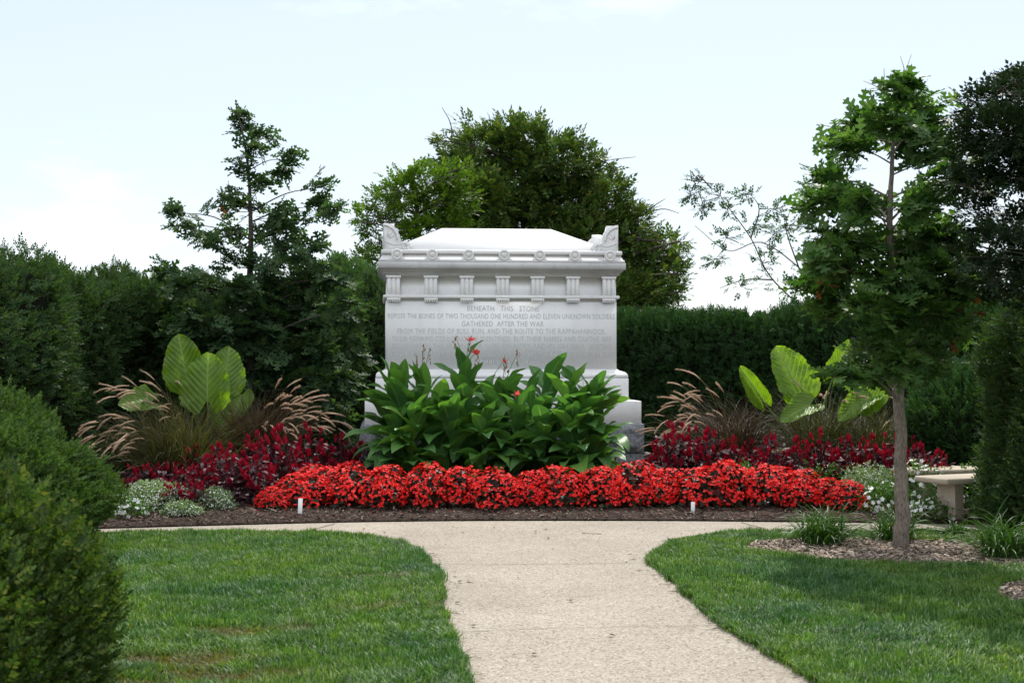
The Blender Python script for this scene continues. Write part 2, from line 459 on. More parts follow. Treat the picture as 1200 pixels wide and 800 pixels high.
def combine(T, frames):
    """several copies of T: frames = (offset, dir, normal, scale)"""
    b = MB()
    for p, d, n, s in frames:
        b.scatter(T, np.array([p]), np.array([d], float), np.array([n], float), np.array([s]))
    q = [f for f in b.f if f.shape[1] == 4]; t = [f for f in b.f if f.shape[1] == 3]
    return (np.concatenate(b.v), np.concatenate(q) if q else np.zeros((0, 4), int), np.concatenate(t) if t else np.zeros((0, 3), int))


def sprig(leaf, pairs=4, spread=0.9, ls=0.42, seed=0):
    r = np.random.RandomState(seed); fr = []
    for i in range(pairs):
        y = 0.15 + 0.75 * i / pairs
        for s in (-1, 1):
            fr.append(((0, y, r.uniform(-.03, .03)), (s * spread, 0.7, r.uniform(-.25, .35)), (r.uniform(-.3, .3), r.uniform(-.3, .1), 1), ls * r.uniform(0.75, 1.1) * (1 - 0.25 * i / pairs)))
    fr.append(((0, 0.85, 0), (r.uniform(-.2, .2), 1, 0), (0, 0, 1), ls * 0.9))
    return combine(leaf, fr)


def rosette(leaf, n=7, seed=0, tilt=0.5):
    r = np.random.RandomState(seed); fr = []
    for i in range(n):
        a = 2 * PI * (i + r.uniform(-.25, .25)) / n
        up = r.uniform(-0.45, 0.5) + tilt * 0.5
        d = (math.sin(a), 0.35 + math.cos(a) * 0.9, up)
        fr.append(((0, -0.12 * (i % 3), 0), d, (0, 0.4, 1), r.uniform(0.75, 1.1)))
    return combine(leaf, fr)


T_OAK = oak_leaf()
T_OAKROS = [rosette(T_OAK, n, k) for k, n in enumerate((6, 7, 8))]
T_SPRIG = [sprig(quad_leaf(0.24), 4, 0.9, 0.42, k) for k in range(3)]
T_BOX = [sprig(kite(0.3, 0.1), 5, 1.0, 0.34, 10 + k) for k in range(3)]
T_TREE = [sprig(quad_leaf(0.3), 3, 1.0, 0.5, 20 + k) for k in range(3)]


def scatter_mix(b, Ts, pos, d, nrm, sc, r):
    k = r.randint(0, len(Ts), len(pos))
    for i, T in enumerate(Ts):
        s = k == i
        if s.any(): b.scatter(T, pos[s], d[s], nrm[s], sc[s])


def sphere_dirs(n, r, zmin=-1.0):
    z = r.uniform(zmin, 1, n); a = r.uniform(0, 2 * PI, n)
    q = np.sqrt(1 - z * z)
    return np.stack([q * np.cos(a), q * np.sin(a), z], 1)


# ------------------------------------------------------------------ ground, lawns, path, beds
def sheet(name, pts, z, m, kind='structure', lbl=None):
    bm = bmesh.new()
    vs = [bm.verts.new((x, y, z)) for x, y in pts]
    f = bm.faces.new(vs)
    if f.normal.z < 0: f.normal_flip()
    bmesh.ops.triangulate(bm, faces=[f])
    me = bpy.data.meshes.new(name); bm.to_mesh(me); bm.free(); me.materials.append(m)
    for p in me.polygons:
        if p.normal.z < 0: p.flip()
    o = link(name, me); o['kind'] = kind
    if lbl: o['label'] = lbl
    return o


def smooth_poly(p, n=8):
    """Catmull-Rom through open point list"""
    p = [np.array(q, float) for q in p]
    q = [2 * p[0] - p[1]] + p + [2 * p[-1] - p[-2]]
    out = []
    for i in range(1, len(q) - 2):
        for k in range(n):
            t = k / n
            a, b, c, d = q[i - 1:i + 3]
            out.append(0.5 * (2 * b + (c - a) * t + (2 * a - 5 * b + 4 * c - d) * t * t + (3 * b - a - 3 * c + d) * t ** 3))
    out.append(p[-1])
    return [tuple(x) for x in out]


sheet('ground', [(-600, -60), (600, -60), (600, 1500), (-600, 1500)], -0.02, M['ground'])
sheet('path', [(-9, -3), (9, -3), (9, 15.2), (-9, 15.2)], 0.0, M['path'])

bed_front = smooth_poly([(-7.2, 12.0), (-5.2, 13.0), G(151, 618.5), G(260, 615.5), G(366, 612.8), G(470, 611), G(560, 610.2), G(680, 610), G(800, 610.4), G(920, 611.5), G(1020, 612.5), G(1140, 614.5), (6.0, 13.45), (8.0, 12.4)], 6)
bf = np.array(bed_front)


def front_y(x):
    return np.interp(x, bf[:, 0], bf[:, 1])


# bed of dark mulch: a grid that rises from the path edge
nx, ny = 260, 60
gx = np.linspace(-7.2, 8.0, nx); tt = np.linspace(0, 1, ny) ** 2.2
b = MB()
X = np.repeat(gx[:, None], ny, 1); Y = front_y(X) + tt[None] * (25 - front_y(X))
Z = 0.012 + 0.09 * np.clip((Y - front_y(X)) / 0.9, 0, 1) ** 0.7
Z += 0.02 * noise(np.stack([X, Y, X * 0], -1), 0.12, 3) * np.clip((Y - front_y(X)) / 0.25, 0, 1)
i = np.arange(nx - 1)[:, None] * ny + np.arange(ny - 1)[None]
b.add(np.stack([X, Y, Z], -1), np.stack([i, i + ny, i + ny + 1, i + 1], -1).reshape(-1, 4))
o = b.build('mulch_bed', M['soil'], smooth=True); o['kind'] = 'structure'


def bed_z(x, y):
    return 0.012 + 0.09 * np.clip((y - front_y(x)) / 0.9, 0, 1) ** 0.7


# lawns
left_edge = smooth_poly([(-7.5, 12.1), (-5.0, 12.75), G(160, 628.5), G(300, 627), G(380, 629), G(440, 634), G(475, 643), G(495, 659), G(509, 677), G(514, 700), G(514, 722), G(521, 748), G(532, 774), G(538, 800), (-0.12, 5.6), (0.05, 3.6), (0.3, 1.0), (0.45, -3)], 5)
left_lawn = left_edge + [(-9, -3), (-9, 12.1)]
right_edge = smooth_poly([(8.0, 12.0), (6.0, 12.75), G(1140, 627), G(1020, 627), G(920, 627), G(870, 627), G(820, 632), (G(790, 641)), G(768, 657), G(780, 670), G(803, 690), G(824, 712), G(846, 730), G(886, 755), G(918, 772), G(962, 800), (1.84, 5.6), (2.06, 3.6), (2.3, 1.0), (2.45, -3)], 5)
right_lawn = right_edge + [(9, -3), (9, 12.0)]
def ragged(p, k):
    q = np.array(p); c = np.c_[q * [1, 1], np.zeros(len(q))]
    w = np.where((q[:, 1] > 4.5) & (q[:, 1] < 12.6) & (np.abs(q[:, 0]) < 4.5), 1, 0)
    return [tuple(v) for v in q + np.stack([noise(c, .22, k) * .035 + noise(c, .07, k + 1) * .015, noise(c, .2, k + 2) * .03], 1) * w[:, None]]
def dense(p, step=.05):
    p = np.array(p); out = []
    for a, b_ in zip(p[:-1], p[1:]):
        n = max(1, int(np.linalg.norm(b_ - a) / step)) if a[1] > 4.5 and abs(a[0]) < 5 else 1
        out += [tuple(a + (b_ - a) * k / n) for k in range(n)]
    return out + [tuple(p[-1])]
left_lawn = ragged(dense(left_lawn), 51); right_lawn = ragged(dense(right_lawn), 57)
sheet('lawn_soil', left_lawn, 0.008, M['lawn'])
sheet('lawn_soil', right_lawn, 0.008, M['lawn'])

ring_pts = [G(872, 642), G(888, 637), G(925, 634), G(1000, 633), G(1090, 636), G(1140, 638), G(1190, 640), G(1240, 643), G(1270, 655), G(1240, 668), G(1200, 667), G(1100, 664), G(1035, 662.5), G(970, 658.5), G(921, 652), G(885, 647)]
ring = smooth_poly(ring_pts + [ring_pts[0]], 4)[:-1]
ring2_pts = [G(1166, 694), G(1185, 686), G(1250, 680), G(1370, 676), G(1390, 700), G(1260, 716), G(1200, 710), G(1176, 703)]
ring2 = smooth_poly(ring2_pts + [ring2_pts[0]], 4)[:-1]
sheet('mulch_ring', ring, 0.014, M['ring'])
sheet('mulch_ring', ring2, 0.014, M['ring'])


def inside(P, poly):
    poly = np.asarray(poly, float); x, y = P[:, 0], P[:, 1]
    r = np.zeros(len(P), bool)
    x0, y0 = poly[-1]
    for x1, y1 in poly:
        c = ((y1 > y) != (y0 > y)) & (x < (x0 - x1) * (y - y1) / (y0 - y1 + 1e-12) + x1)
        r ^= c; x0, y0 = x1, y1
    return r


# path joints and cracks: thin strips of dirt in the joints
def strip(pts, w, seed):
    r = np.random.RandomState(seed)
    p = np.array(smooth_poly(pts, 10)); n = len(p)
    t = unit(np.gradient(p, axis=0)); s = np.stack([-t[:, 1], t[:, 0]], 1)
    p = p + s * (r.randn(n, 1) * w * 0.25)
    ww = w * r.uniform(0.45, 1.0, (n, 1))
    V = np.stack([np.c_[p - s * ww, np.full(n, 0.004)], np.c_[p + s * ww, np.full(n, 0.004)]], 1).reshape(-1, 3)
    i = np.arange(n - 1) * 2
    return V, np.stack([i, i + 1, i + 3, i + 2], -1)
b = MB()
for pts, w in (([G(500, 661), G(640, 661), G(770, 659)], 0.006), ([G(515, 742), G(640, 736), G(850, 732)], 0.004),
               ([G(368, 620), G(392, 613.5)], 0.012), ([G(868, 612), G(900, 620)], 0.012), ([G(682, 624.5), G(705, 625.5)], 0.02)):
    V, F = strip(pts, w, len(b.v)); b.add(V, F)
o = b.build('path_joint', M['joint']); o['kind'] = 'structure'


# grass
def grass(name, poly, bounds, n, label, seed, holes=()):
    r = np.random.RandomState(seed)
    P = np.stack([r.uniform(bounds[0], bounds[1], n), r.uniform(bounds[2], bounds[3], n)], 1)
    P = P[inside(P, poly)]
    for h in holes: P = P[~inside(P, h)]
    # only what the camera or a neighbouring camera could see
    P = P[np.abs(P[:, 0]) < 0.5 * P[:, 1] + 1.5]
    # extra blades leaning over the border
    e = np.asarray(poly, float)[:len(poly) - 2]
    seg = r.randint(0, len(e) - 1, n // 14); t = r.rand(len(seg), 1)
    E = e[seg] * (1 - t) + e[seg + 1] * t + r.randn(len(seg), 2) * 0.022
    E = E[(E[:, 1] > 5) & (E[:, 1] < 13.6)]
    P = np.concatenate([P, E]); N = len(P)
    P3 = np.c_[P, np.zeros(N)]
    tall = 0.6 + 0.4 * (noise(P3, 0.5, 5) * 0.5 + 0.5) + 0.3 * noise(P3, 0.13, 8)
    worn = np.zeros(N)
    for wx, wy, wa, wb in ((-1.62, 8.15, .3, .16), (-1.75, 7.35, .3, .13), (-1.35, 6.95, .45, .14), (-1.9, 6.85, .25, .1), (-0.75, 8.9, .3, .12), (-1.0, 10.2, .3, .15)):
        q = np.hypot((P[:, 0] - wx) / wa, (P[:, 1] - wy) / wb) + .9 * noise(P3, .16, 3)
        worn = np.maximum(worn, np.clip(1.25 - q, 0, 1) * (.95 if wy < 8.5 else .5))
    L = r.uniform(0.035, 0.1, N) * tall * (1 - 0.55 * worn)
    az = np.where(r.rand(N) < .4, r.uniform(0, 2 * PI, N), 4 * PI * noise(P3, 0.28, 7) + r.randn(N) * .7)
    lean = np.clip(r.uniform(0.1, 1.15, N) + 0.25 * noise(P3, 0.6, 9), 0.05, 1.2)
    d = np.stack([np.cos(az), np.sin(az), np.zeros(N)], 1)
    sd = np.stack([-np.sin(az), np.cos(az), np.zeros(N)], 1)
    w = (r.uniform(0.0018, 0.0042, N) * (1 + .4 * (r.rand(N) < .12)))[:, None]
    base = np.c_[P, np.full(N, 0.006)]
    up = np.array([0, 0, 1.0])
    V = []
    for t, k in ((0, 1.0), (0.4, 0.9), (0.75, 0.6)):
        c = base + (d * (lean * t * t)[:, None] + up * (t * (1 - 0.32 * lean * t))[:, None]) * L[:, None]
        V += [c - sd * w * k, c + sd * w * k]
    V.append(base + (d * lean[:, None] + up * (1 - 0.32 * lean)[:, None]) * L[:, None])
    V = np.stack(V, 1)
    off = (np.arange(N) * 7)[:, None, None]
    Q = (np.array([(0, 1, 3, 2), (2, 3, 5, 4)])[None] + off).reshape(-1, 4)
    Tn = (np.array([(4, 5, 6)])[None] + off).reshape(-1, 3)
    b = MB(); b.add(V.reshape(-1, 3), Q, Tn)
    o = b.build(name, M['grass'])
    dr = o.data.attributes.new('dry', 'FLOAT', 'POINT'); dr.data.foreach_set('value', np.repeat(np.clip(worn * (.35 + .9 * r.rand(N)), 0, .9), 7).astype(np.float32)); o['kind'] = 'stuff'; o['label'] = label
    return o
def grass_mat():
    m = leaf_mat('grass_blades', [(0.023, 0.072, 0.014), (0.056, 0.14, 0.027), (0.077, 0.175, 0.037), (0.11, 0.21, 0.055), (0.24, 0.32, 0.16)], 0.42, 0.5, 0.28)
    nt = m.node_tree
    b = next(n for n in nt.nodes if n.type == 'BSDF_PRINCIPLED'); mul = next(n for n in nt.nodes if n.type == 'MIX')
    c = b.inputs['Base Color'].links[0].from_socket
    tint = ramp(nt, nz(nt, 0.75, 5, 0.6), [(0.34, (0.62, 0.8, 1.05)), (0.47, (0.95, 1.0, 0.95)), (0.6, (1.25, 1.12, 0.8)), (0.72, (1.0, 1.05, 1.1))])  # bluish dark patches paint in dappled shade, the rest varies turf colour
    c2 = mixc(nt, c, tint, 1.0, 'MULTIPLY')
    fine = ramp(nt, nz(nt, 5.0, 4, 0.6), [(0.35, (0.75, 0.78, 0.8)), (0.65, (1.2, 1.15, 1.1))])
    c2 = mixc(nt, c2, fine, 1.0, 'MULTIPLY')
    at = nt.nodes.new('ShaderNodeAttribute'); at.attribute_name = 'dry'
    c2 = mixc(nt, c2, (0.17, 0.125, 0.05), at.outputs['Fac'])
    nt.links.new(c2, b.inputs['Base Color']); nt.links.new(c2, mul.inputs[6])
    return m
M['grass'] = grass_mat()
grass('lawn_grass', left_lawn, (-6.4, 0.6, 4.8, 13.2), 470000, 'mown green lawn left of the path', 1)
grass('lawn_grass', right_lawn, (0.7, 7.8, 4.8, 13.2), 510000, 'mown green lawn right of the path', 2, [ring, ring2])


# chips of mulch
def chips(name, P, m, label, seed, smin, smax, z):
    r = np.random.RandomState(seed); N = len(P)
    T = (np.array([(-.16, 0, 0), (.16, .03, 0), (.13, 1, .04), (-.12, .94, 0), (-.1, .5, .12), (.1, .5, .1)]), np.array([(0, 1, 5, 4), (4, 5, 2, 3)]), np.zeros((0, 3), int))
    az = r.uniform(0, 2 * PI, N)
    d = np.stack([np.cos(az), np.sin(az), r.uniform(-.15, .35, N)], 1)
    nn = np.stack([r.randn(N) * .4, r.randn(N) * .4, np.ones(N)], 1)
    b = MB(); b.scatter(T, np.c_[P, z], d, nn, r.uniform(smin, smax, N))
    o = b.build(name, m); o['kind'] = 'stuff'; o['label'] = label
r = np.random.RandomState(4)
P = np.stack([r.uniform(-4.2, 5.2, 9000), r.uniform(0.0, 1.5, 9000) ** 1.2], 1); P[:, 1] += front_y(P[:, 0]) + 0.01
chips('mulch_chips', P, M['chips'], 'dark shredded bark chips along the front of the flower bed', 5, 0.015, 0.06, bed_z(P[:, 0], P[:, 1]) + r.uniform(0, .012, len(P)))
P = np.stack([r.uniform(1.8, 5.6, 16000), r.uniform(10.2, 12.8, 16000)], 1); P = P[inside(P, ring)]
chips('mulch_chips', P, M['chips_pale'], 'weathered bark chips around the foot of the young oak', 6, 0.02, 0.07, 0.016 + r.uniform(0, .015, len(P)))
P = np.stack([r.uniform(3.0, 5.2, 8000), r.uniform(8.7, 10.6, 8000)], 1); P = P[inside(P, ring2)]
chips('mulch_chips', P, M['chips_pale'], 'small patch of bark chips at the right border of the lawn', 7, 0.02, 0.07, 0.016 + r.uniform(0, .015, len(P)))
P = np.stack([r.uniform(-2.8, 3.6, 260), r.uniform(0.05, 1.1, 260)], 1); P[:, 1] += front_y(P[:, 0])
b = MB(); N = len(P); az = r.uniform(0, 6.28, N)
b.scatter(oval(0.4, 2, 0.3), np.c_[P, bed_z(P[:, 0], P[:, 1]) + 0.018], np.stack([np.cos(az), np.sin(az), az * 0], 1), np.array([[0, 0.1, 1.0]] * N), r.uniform(.015, .035, N))
o = b.build('petal_litter', M['petal_litter']); props(o, 'fallen red petals strewn over the dark mulch', None, None, 'stuff')

r = np.random.RandomState(31)
E = []
for poly in (left_lawn, right_lawn):
    q = np.array(poly[:-2]); q = q[(q[:, 1] > 5) & (q[:, 1] < 12.6) & (np.abs(q[:, 0]) < 4)]
    i = r.randint(0, len(q), 260); E.append(q[i] + r.randn(260, 2) * .09)
P = np.concatenate(E); N = len(P); az = r.uniform(0, 6.28, N)
b = MB(); b.scatter(quad_leaf(.06), np.c_[P, np.full(N, .007)], np.stack([np.cos(az), np.sin(az), az * 0 + .05], 1), np.array([[0, .1, 1.0]] * N), r.uniform(.03, .08, N))
o = b.build('grass_clippings', leaf_mat('dry_clippings', [(.12, .14, .05), (.25, .2, .1)], 0, .8)); props(o, 'dry grass clippings strewn along the lawn borders on the path', None, None, 'stuff')
P = np.stack([r.uniform(-1.5, 2.2, 46), r.uniform(6.5, 14, 46)], 1); N = 46; az = r.uniform(0, 6.28, N)
b = MB(); b.scatter(oval(.3, 3, .5, -.2), np.c_[P, np.full(N, .008)], np.stack([np.cos(az), np.sin(az), az * 0], 1), np.array([[.1, .1, 1.0]] * N), r.uniform(.02, .05, N))
o = b.build('leaf_litter', leaf_mat('dry_leaves', [(.10, .06, .03), (.2, .13, .06)], 0, .8)); props(o, 'few small dry leaves lying on the path', None, None, 'stuff')

# ------------------------------------------------------------------ monument
MX, MY, MA = -0.125, 17.4, math.radians(5.7)
mon = thing('tomb_monument', 'pale carved stone tomb with hipped lid and long inscription behind the canna bed', 'monument', (MX, MY, 0), MA)


def rect_loft(b, prof, hx, y0, y1, cap=True):
    b.rings([[(-hx - o, y0 - o, z), (hx + o, y0 - o, z), (hx + o, y1 + o, z), (-hx - o, y1 + o, z)] for o, z in prof], cap)


def mono(name, m, prof, hx=1.475, y0=0.0, y1=1.5):
    b = MB(); rect_loft(b, prof, hx, y0, y1); return b.build(name, m, mon)


def rock_block(b, x0, x1, y0, y1, z0, z1, seed):
    """rough rock-faced block: every side bulges unevenly between tooled edges"""
    n = 11
    for ax in range(3):
        for sgn in (0, 1):
            u, v = np.meshgrid(np.linspace(0, 1, n), np.linspace(0, 1, n), indexing='ij')
            c = [None] * 3
            c[ax] = np.full_like(u, float(sgn)); c[(ax + 1) % 3] = u; c[(ax + 2) % 3] = v
            P = np.stack([x0 + (x1 - x0) * c[0], y0 + (y1 - y0) * c[1], z0 + (z1 - z0) * c[2]], -1)
            e = np.clip(np.minimum(np.minimum(u, 1 - u), np.minimum(v, 1 - v)) * 5, 0, 1) ** 0.6
            h = e * (0.034 + 0.04 * noise(P, 0.13, seed) + 0.016 * noise(P, 0.05, seed + 3))
            P[..., ax] += h * (1 if sgn else -1)
            i = np.arange(n - 1)[:, None] * n + np.arange(n - 1)[None]
            F = np.stack([i, i + n, i + n + 1, i + 1], -1).reshape(-1, 4)
            if not sgn: F = F[:, ::-1]
            b.add(P.reshape(-1, 3), F)


for course, (z0, z1, cuts) in enumerate(((-0.02, 0.485, (-1.77, -1.15, -0.4, 0.35, 1.0, 1.76)), (0.495, 0.86, (-1.765, -0.85, -0.1, 0.7, 1.32, 1.77)))):
    for k in range(5):
        b = MB(); rock_block(b, cuts[k] + .005, cuts[k + 1] - .005, -0.35, 0.75, z0, z1, course * 7 + k)
        b.build('granite_block', M['granite'], mon)
    for k in range(2):
        b = MB(); rock_block(b, cuts[0] + 1.8 * k + .005, cuts[0] + 1.8 * (k + 1) - .07 * k, 0.76, 1.85, z0, z1, course * 7 + k + 30)
        b.build('granite_block', M['granite'], mon)
mono('plinth', M['marble'], [(0, 0.862), (0.004, 0.866), (0.004, 1.146), (0, 1.15)], 1.735, -0.30, 1.8)
# base course in three stones with fine joints
for x0, x1 in ((-1.608, -0.985), (-0.981, 1.02), (1.024, 1.608)):
    b = MB(); b.box(x0, x1, -0.133, 1.633, 1.152, 1.436, 0.004); b.build('base_stone', M['marble'], mon)
mono('base_moulding', M['marble'], [(0.120, 1.438), (0.128, 1.445), (0.128, 1.468), (0.118, 1.492), (0.095, 1.512), (0.058, 1.525), (0.026, 1.535), (0.012, 1.55)])
body = mono('body', M['marble'], [(0, 1.548), (0, 2.41)])
frieze = mono('frieze', M['marble'], [(0.0, 2.412), (0.0, 2.45), (0.03, 2.452), (0.034, 2.458), (0.034, 2.486), (0.03, 2.49), (-0.006, 2.494), (-0.006, 2.735), (0.012, 2.737), (0.012, 2.752)])
# cornice in three stones
cprof = [(0.045, 2.753), (0.05, 2.76), (0.05, 2.775), (0.06, 2.78), (0.072, 2.79), (0.09, 2.81), (0.108, 2.82), (0.114, 2.823), (0.118, 2.826), (0.118, 2.9), (0.114, 2.904)]
b = MB(); rect_loft(b, cprof, 1.458, 0.0, 1.5)
cornice = b.build('cornice', M['marble_weathered'], mon)
for x in (-1.14, 1.13):
    b = MB()
    b.add([(x - .003, -.1215, 2.822), (x + .003, -.1215, 2.822), (x + .003, -.1215, 2.904), (x - .003, -.1215, 2.904)], [(0, 1, 2, 3)])
    b.build('joint', M['carved'], cornice)
parapet = mono('parapet', M['marble_clean'], [(0.09, 2.906), (0.106, 2.909), (0.108, 2.932), (0.104, 2.936), (0.09, 2.94), (0.058, 3.008), (0.076, 3.0085), (0.078, 3.013), (0.078, 3.05), (0.07, 3.058), (0.02, 3.064)], 1.458)
b = MB()
b.rings([[(-1.42, 0.04, 3.062), (1.42, 0.04, 3.062), (1.42, 1.46, 3.062), (-1.42, 1.46, 3.062)],
         [(-1.42, 0.04, 3.078), (1.42, 0.04, 3.078), (1.42, 1.46, 3.078), (-1.42, 1.46, 3.078)],
         [(-0.73, 0.735, 3.412), (0.72, 0.735, 3.412), (0.72, 0.765, 3.412), (-0.73, 0.765, 3.412)]])
b.build('hipped_lid', M['marble_clean'], mon)

# triglyphs
tx = (-1.378, -0.908, -0.452, 0.005, 0.452, 0.908, 1.372)
b = MB()
b.box(-.094, .094, -.040, -.0065, 2.705, 2.736, .003)                      # cap
for k in (-1, 0, 1): b.box(k * .056 - .02, k * .056 + .02, -.029, -.0065, 2.491, 2.7045, .006)
b.box(-.082, .082, -.014, -.0065, 2.491, 2.704, .002)
b.box(-.086, .086, -.036, -.001, 2.425, 2.4505, .003)                      # regula
for k in range(6):
    x = -.072 + k * .0288
    b.rings([[(x + r_ * math.cos(a), -.022 + r_ * math.sin(a), z) for a in np.arange(6) * PI / 3] for r_, z in ((.0125, 2.402), (.009, 2.4249))])
tri_me = b.mesh('triglyph', M['marble'])
for x in tx:
    o = link('triglyph', tri_me, frieze); o.location = (x, 0, 0)
# rosettes with a star
b = MB()
cz = 2.995
ang = np.arange(24) * 2 * PI / 24
b.rings([[(.072 * math.cos(a), y, cz + .072 * math.sin(a)) for a in ang] for y in (-.062, -.104, -.108)][::1])
b.rings([[((.056 + .012 * math.cos(q)) * math.cos(a), -.108 + .008 * math.sin(q), cz + (.056 + .014 * math.cos(q)) * math.sin(a)) for q in np.arange(8) * PI / 4] for a in np.linspace(0, 2 * PI, 25)], cap=False)
star = [((.047 if k % 2 == 0 else .018) * math.sin(k * PI / 5), -.1125, cz + (.047 if k % 2 == 0 else .018) * math.cos(k * PI / 5)) for k in range(10)]
star.append((0, -.121, cz))
b.add(star, [(k, 10, (k + 1) % 10) for k in range(10)])
b.add([(-.066, -.1065, cz - .02), (.066, -.1065, cz - .02), (.096, -.1095, 2.938), (-.096, -.1095, 2.938), (-.066, -.06, cz - .02), (.066, -.06, cz - .02), (.096, -.06, 2.938), (-.096, -.06, 2.938)],
      [(3, 2, 1, 0), (0, 1, 5, 4), (1, 2, 6, 5), (0, 4, 7, 3)])
ros_me = b.mesh('rosette', M['marble_clean'])
for x in (-1.345, -.899, -.437, .016, .473, .925, 1.381):
    o = link('rosette', ros_me, parapet); o.location = (x * 0.995, 0, 0)

# corner palmettes: quarter leaf with a scroll
out = [(0.0, 0.0), (0.335, 0.0)]
out += [(0.265 + .07 * math.cos(a), .062 + .062 * math.sin(a)) for a in np.linspace(-0.6, 2.3, 8)]
out += [(.215, .125)] + [(0.0 + .205 * math.cos(a) ** 0.9, .125 + .225 * math.sin(a)) for a in np.linspace(0.18, PI / 2 - .02, 11)] + [(0.0, .352)]
b = MB()
n = len(out)
fr = [(x, 0.0, z) for x, z in out]; bk = [(x, 0.13, z) for x, z in out]
cx, czz = .09, .06
b.add(fr + bk + [(cx, 0, czz), (cx, .13, czz)], [(k, (k + 1) % n, n + (k + 1) % n, n + k) for k in range(n)],
      [(2 * n, (k + 1) % n, k) for k in range(n)] + [(2 * n + 1, n + k, n + (k + 1) % n) for k in range(n)])
rim = [(.172 * math.cos(a), -.004, .135 + .185 * math.sin(a)) for a in np.linspace(0.0, PI / 2, 10)]
b.tube(rim, .011, 6)
b.tube([(.01, -.003, .125), (.07, -.003, .095), (.14, -.003, .075), (.2, -.003, .085), (.235, -.003, .11)], .009, 6)
b.tube([(.265 + .038 * math.cos(a), -.003, .06 + .034 * math.sin(a)) for a in np.linspace(0, 2 * PI, 13)], .009, 6)
for a in (0.4, 0.8, 1.2):
    b.tube([(.03 + .04 * math.cos(a), -.002, .14 + .04 * math.sin(a)), (.14 * math.cos(a), -.003, .135 + .15 * math.sin(a))], .007, 5)
PV = np.concatenate(b.v); PF = b.f
for sx in (1, -1):
    for sy in (1, -1):
        yb = 0.015 if sy == 1 else 1.485
        for side in (0, 1):
            Q = np.stack([-1.5 + PV[:, 0], PV[:, 1] * 1.0, PV[:, 2]], 1) if not side else np.stack([-1.498 + PV[:, 1], 0.132 + PV[:, 0] * .9, PV[:, 2]], 1)
            Q = Q * [sx, sy, 1] + [0, yb, 3.052]
            b2 = MB(); b2.add(Q, *PF); b2.build('palmette', M['marble_clean'], mon)

# inscription (one mesh, flat letters whose grey paints in the shade of cutting)
lines = [('BENEATH   THIS   STONE', 547.5, 632, 361.3), ('REPOSE THE BONES OF TWO THOUSAND ONE HUNDRED AND ELEVEN UNKNOWN SOLDIERS', 455, 722, 370.4),
         ('GATHERED  AFTER THE WAR', 541, 637.6, 379.2), ('FROM THE FIELDS OF BULL RUN, AND THE ROUTE TO THE RAPPAHANNOCK,', 466, 712, 388),
         ('THEIR REMAINS COULD NOT BE IDENTIFIED. BUT THEIR NAMES AND DEATHS ARE', 459.5, 718, 396.8),
         ('RECORDED IN THE ARCHIVES OF THEIR COUNTRY; AND ITS GRATEFUL CITIZENS', 459.5, 719, 405.7),
         ('HONOR THEM AS OF THEIR NOBLE ARMY OF MARTYRS. MAY THEY REST IN PEACE!', 456, 722, 414.8), ('SEPTEMBER.  A. D.  1866.', 545, 634, 424)]
dg = bpy.context.evaluated_depsgraph_get()
for s_, xa, xb, yc in lines:
    cu = bpy.data.curves.new('line', 'FONT'); cu.body = s_; cu.resolution_u = 2; cu.space_character = 1.06
    to = bpy.data.objects.new('line', cu); COL.objects.link(to)
    bpy.context.view_layer.update()
    me = to.evaluated_get(bpy.context.evaluated_depsgraph_get()).to_mesh()
    v = np.array([q.co[:] for q in me.vertices])
    x0, x1 = v[:, 0].min(), v[:, 0].max(); cap_h = 0.69
    k = 17.4 / FPX
    X = ((xa - 588.5) + (v[:, 0] - x0) / (x1 - x0) * (xb - xa)) * k
    Zc = EYE + (HOR - yc) * k
    Zv = Zc + (v[:, 1] / cap_h - 0.5) * 0.066
    lm = bpy.data.meshes.new('inscription_line'); lm.from_pydata([(x, -0.0022, z) for x, z in zip(X, Zv)], [], [tuple(p.vertices) for p in me.polygons]); lm.materials.append(M['carved'])
    link('inscription_line', lm, body)
    to.to_mesh_clear(); bpy.data.objects.remove(to); bpy.data.curves.remove(cu)

# ------------------------------------------------------------------ benches
def bench(label, loc, rz):
    t = thing('stone_bench', label, 'bench', loc, rz, 'stone benches')
    b = MB(); b.box(0, 1.35, 0, 0.5, 0.395, 0.455, 0.014); b.build('seat', M['bench'], t)
    for x in (0.16, 1.08):
        y0, y1, zt = 0.07, 0.33, 0.394
        o_ = [(y0 - .015, 0), (y0 + .10, 0), (y0 + .10, .15), (y0 + .125, .17), (y0 + .17, .17), (y0 + .185, .15), (y0 + .185, 0), (y1 + .015, 0), (y1, zt), (y0, zt)]
        bm = bmesh.new()
        f = bm.faces.new([bm.verts.new((x, yy, zz)) for yy, zz in o_])
        g = bmesh.ops.extrude_face_region(bm, geom=[f])
        bmesh.ops.translate(bm, vec=(0.11, 0, 0), verts=[q for q in g['geom'] if isinstance(q, bmesh.types.BMVert)])
        bmesh.ops.recalc_face_normals(bm, faces=bm.faces)
        bmesh.ops.triangulate(bm, faces=[q for q in bm.faces if len(q.verts) > 4])
        me = bpy.data.meshes.new('leg'); bm.to_mesh(me); bm.free(); me.materials.append(M['bench'])
        link('leg', me, t)
    return t
bench('nearer beige stone bench, its end and leg showing left of the dark shrub', (4.38, 13.74, 0.0), math.radians(24))
bench('beige stone bench farther back, only its slab showing above the nearer bench', (4.34, 14.62, 0.02), math.radians(16))

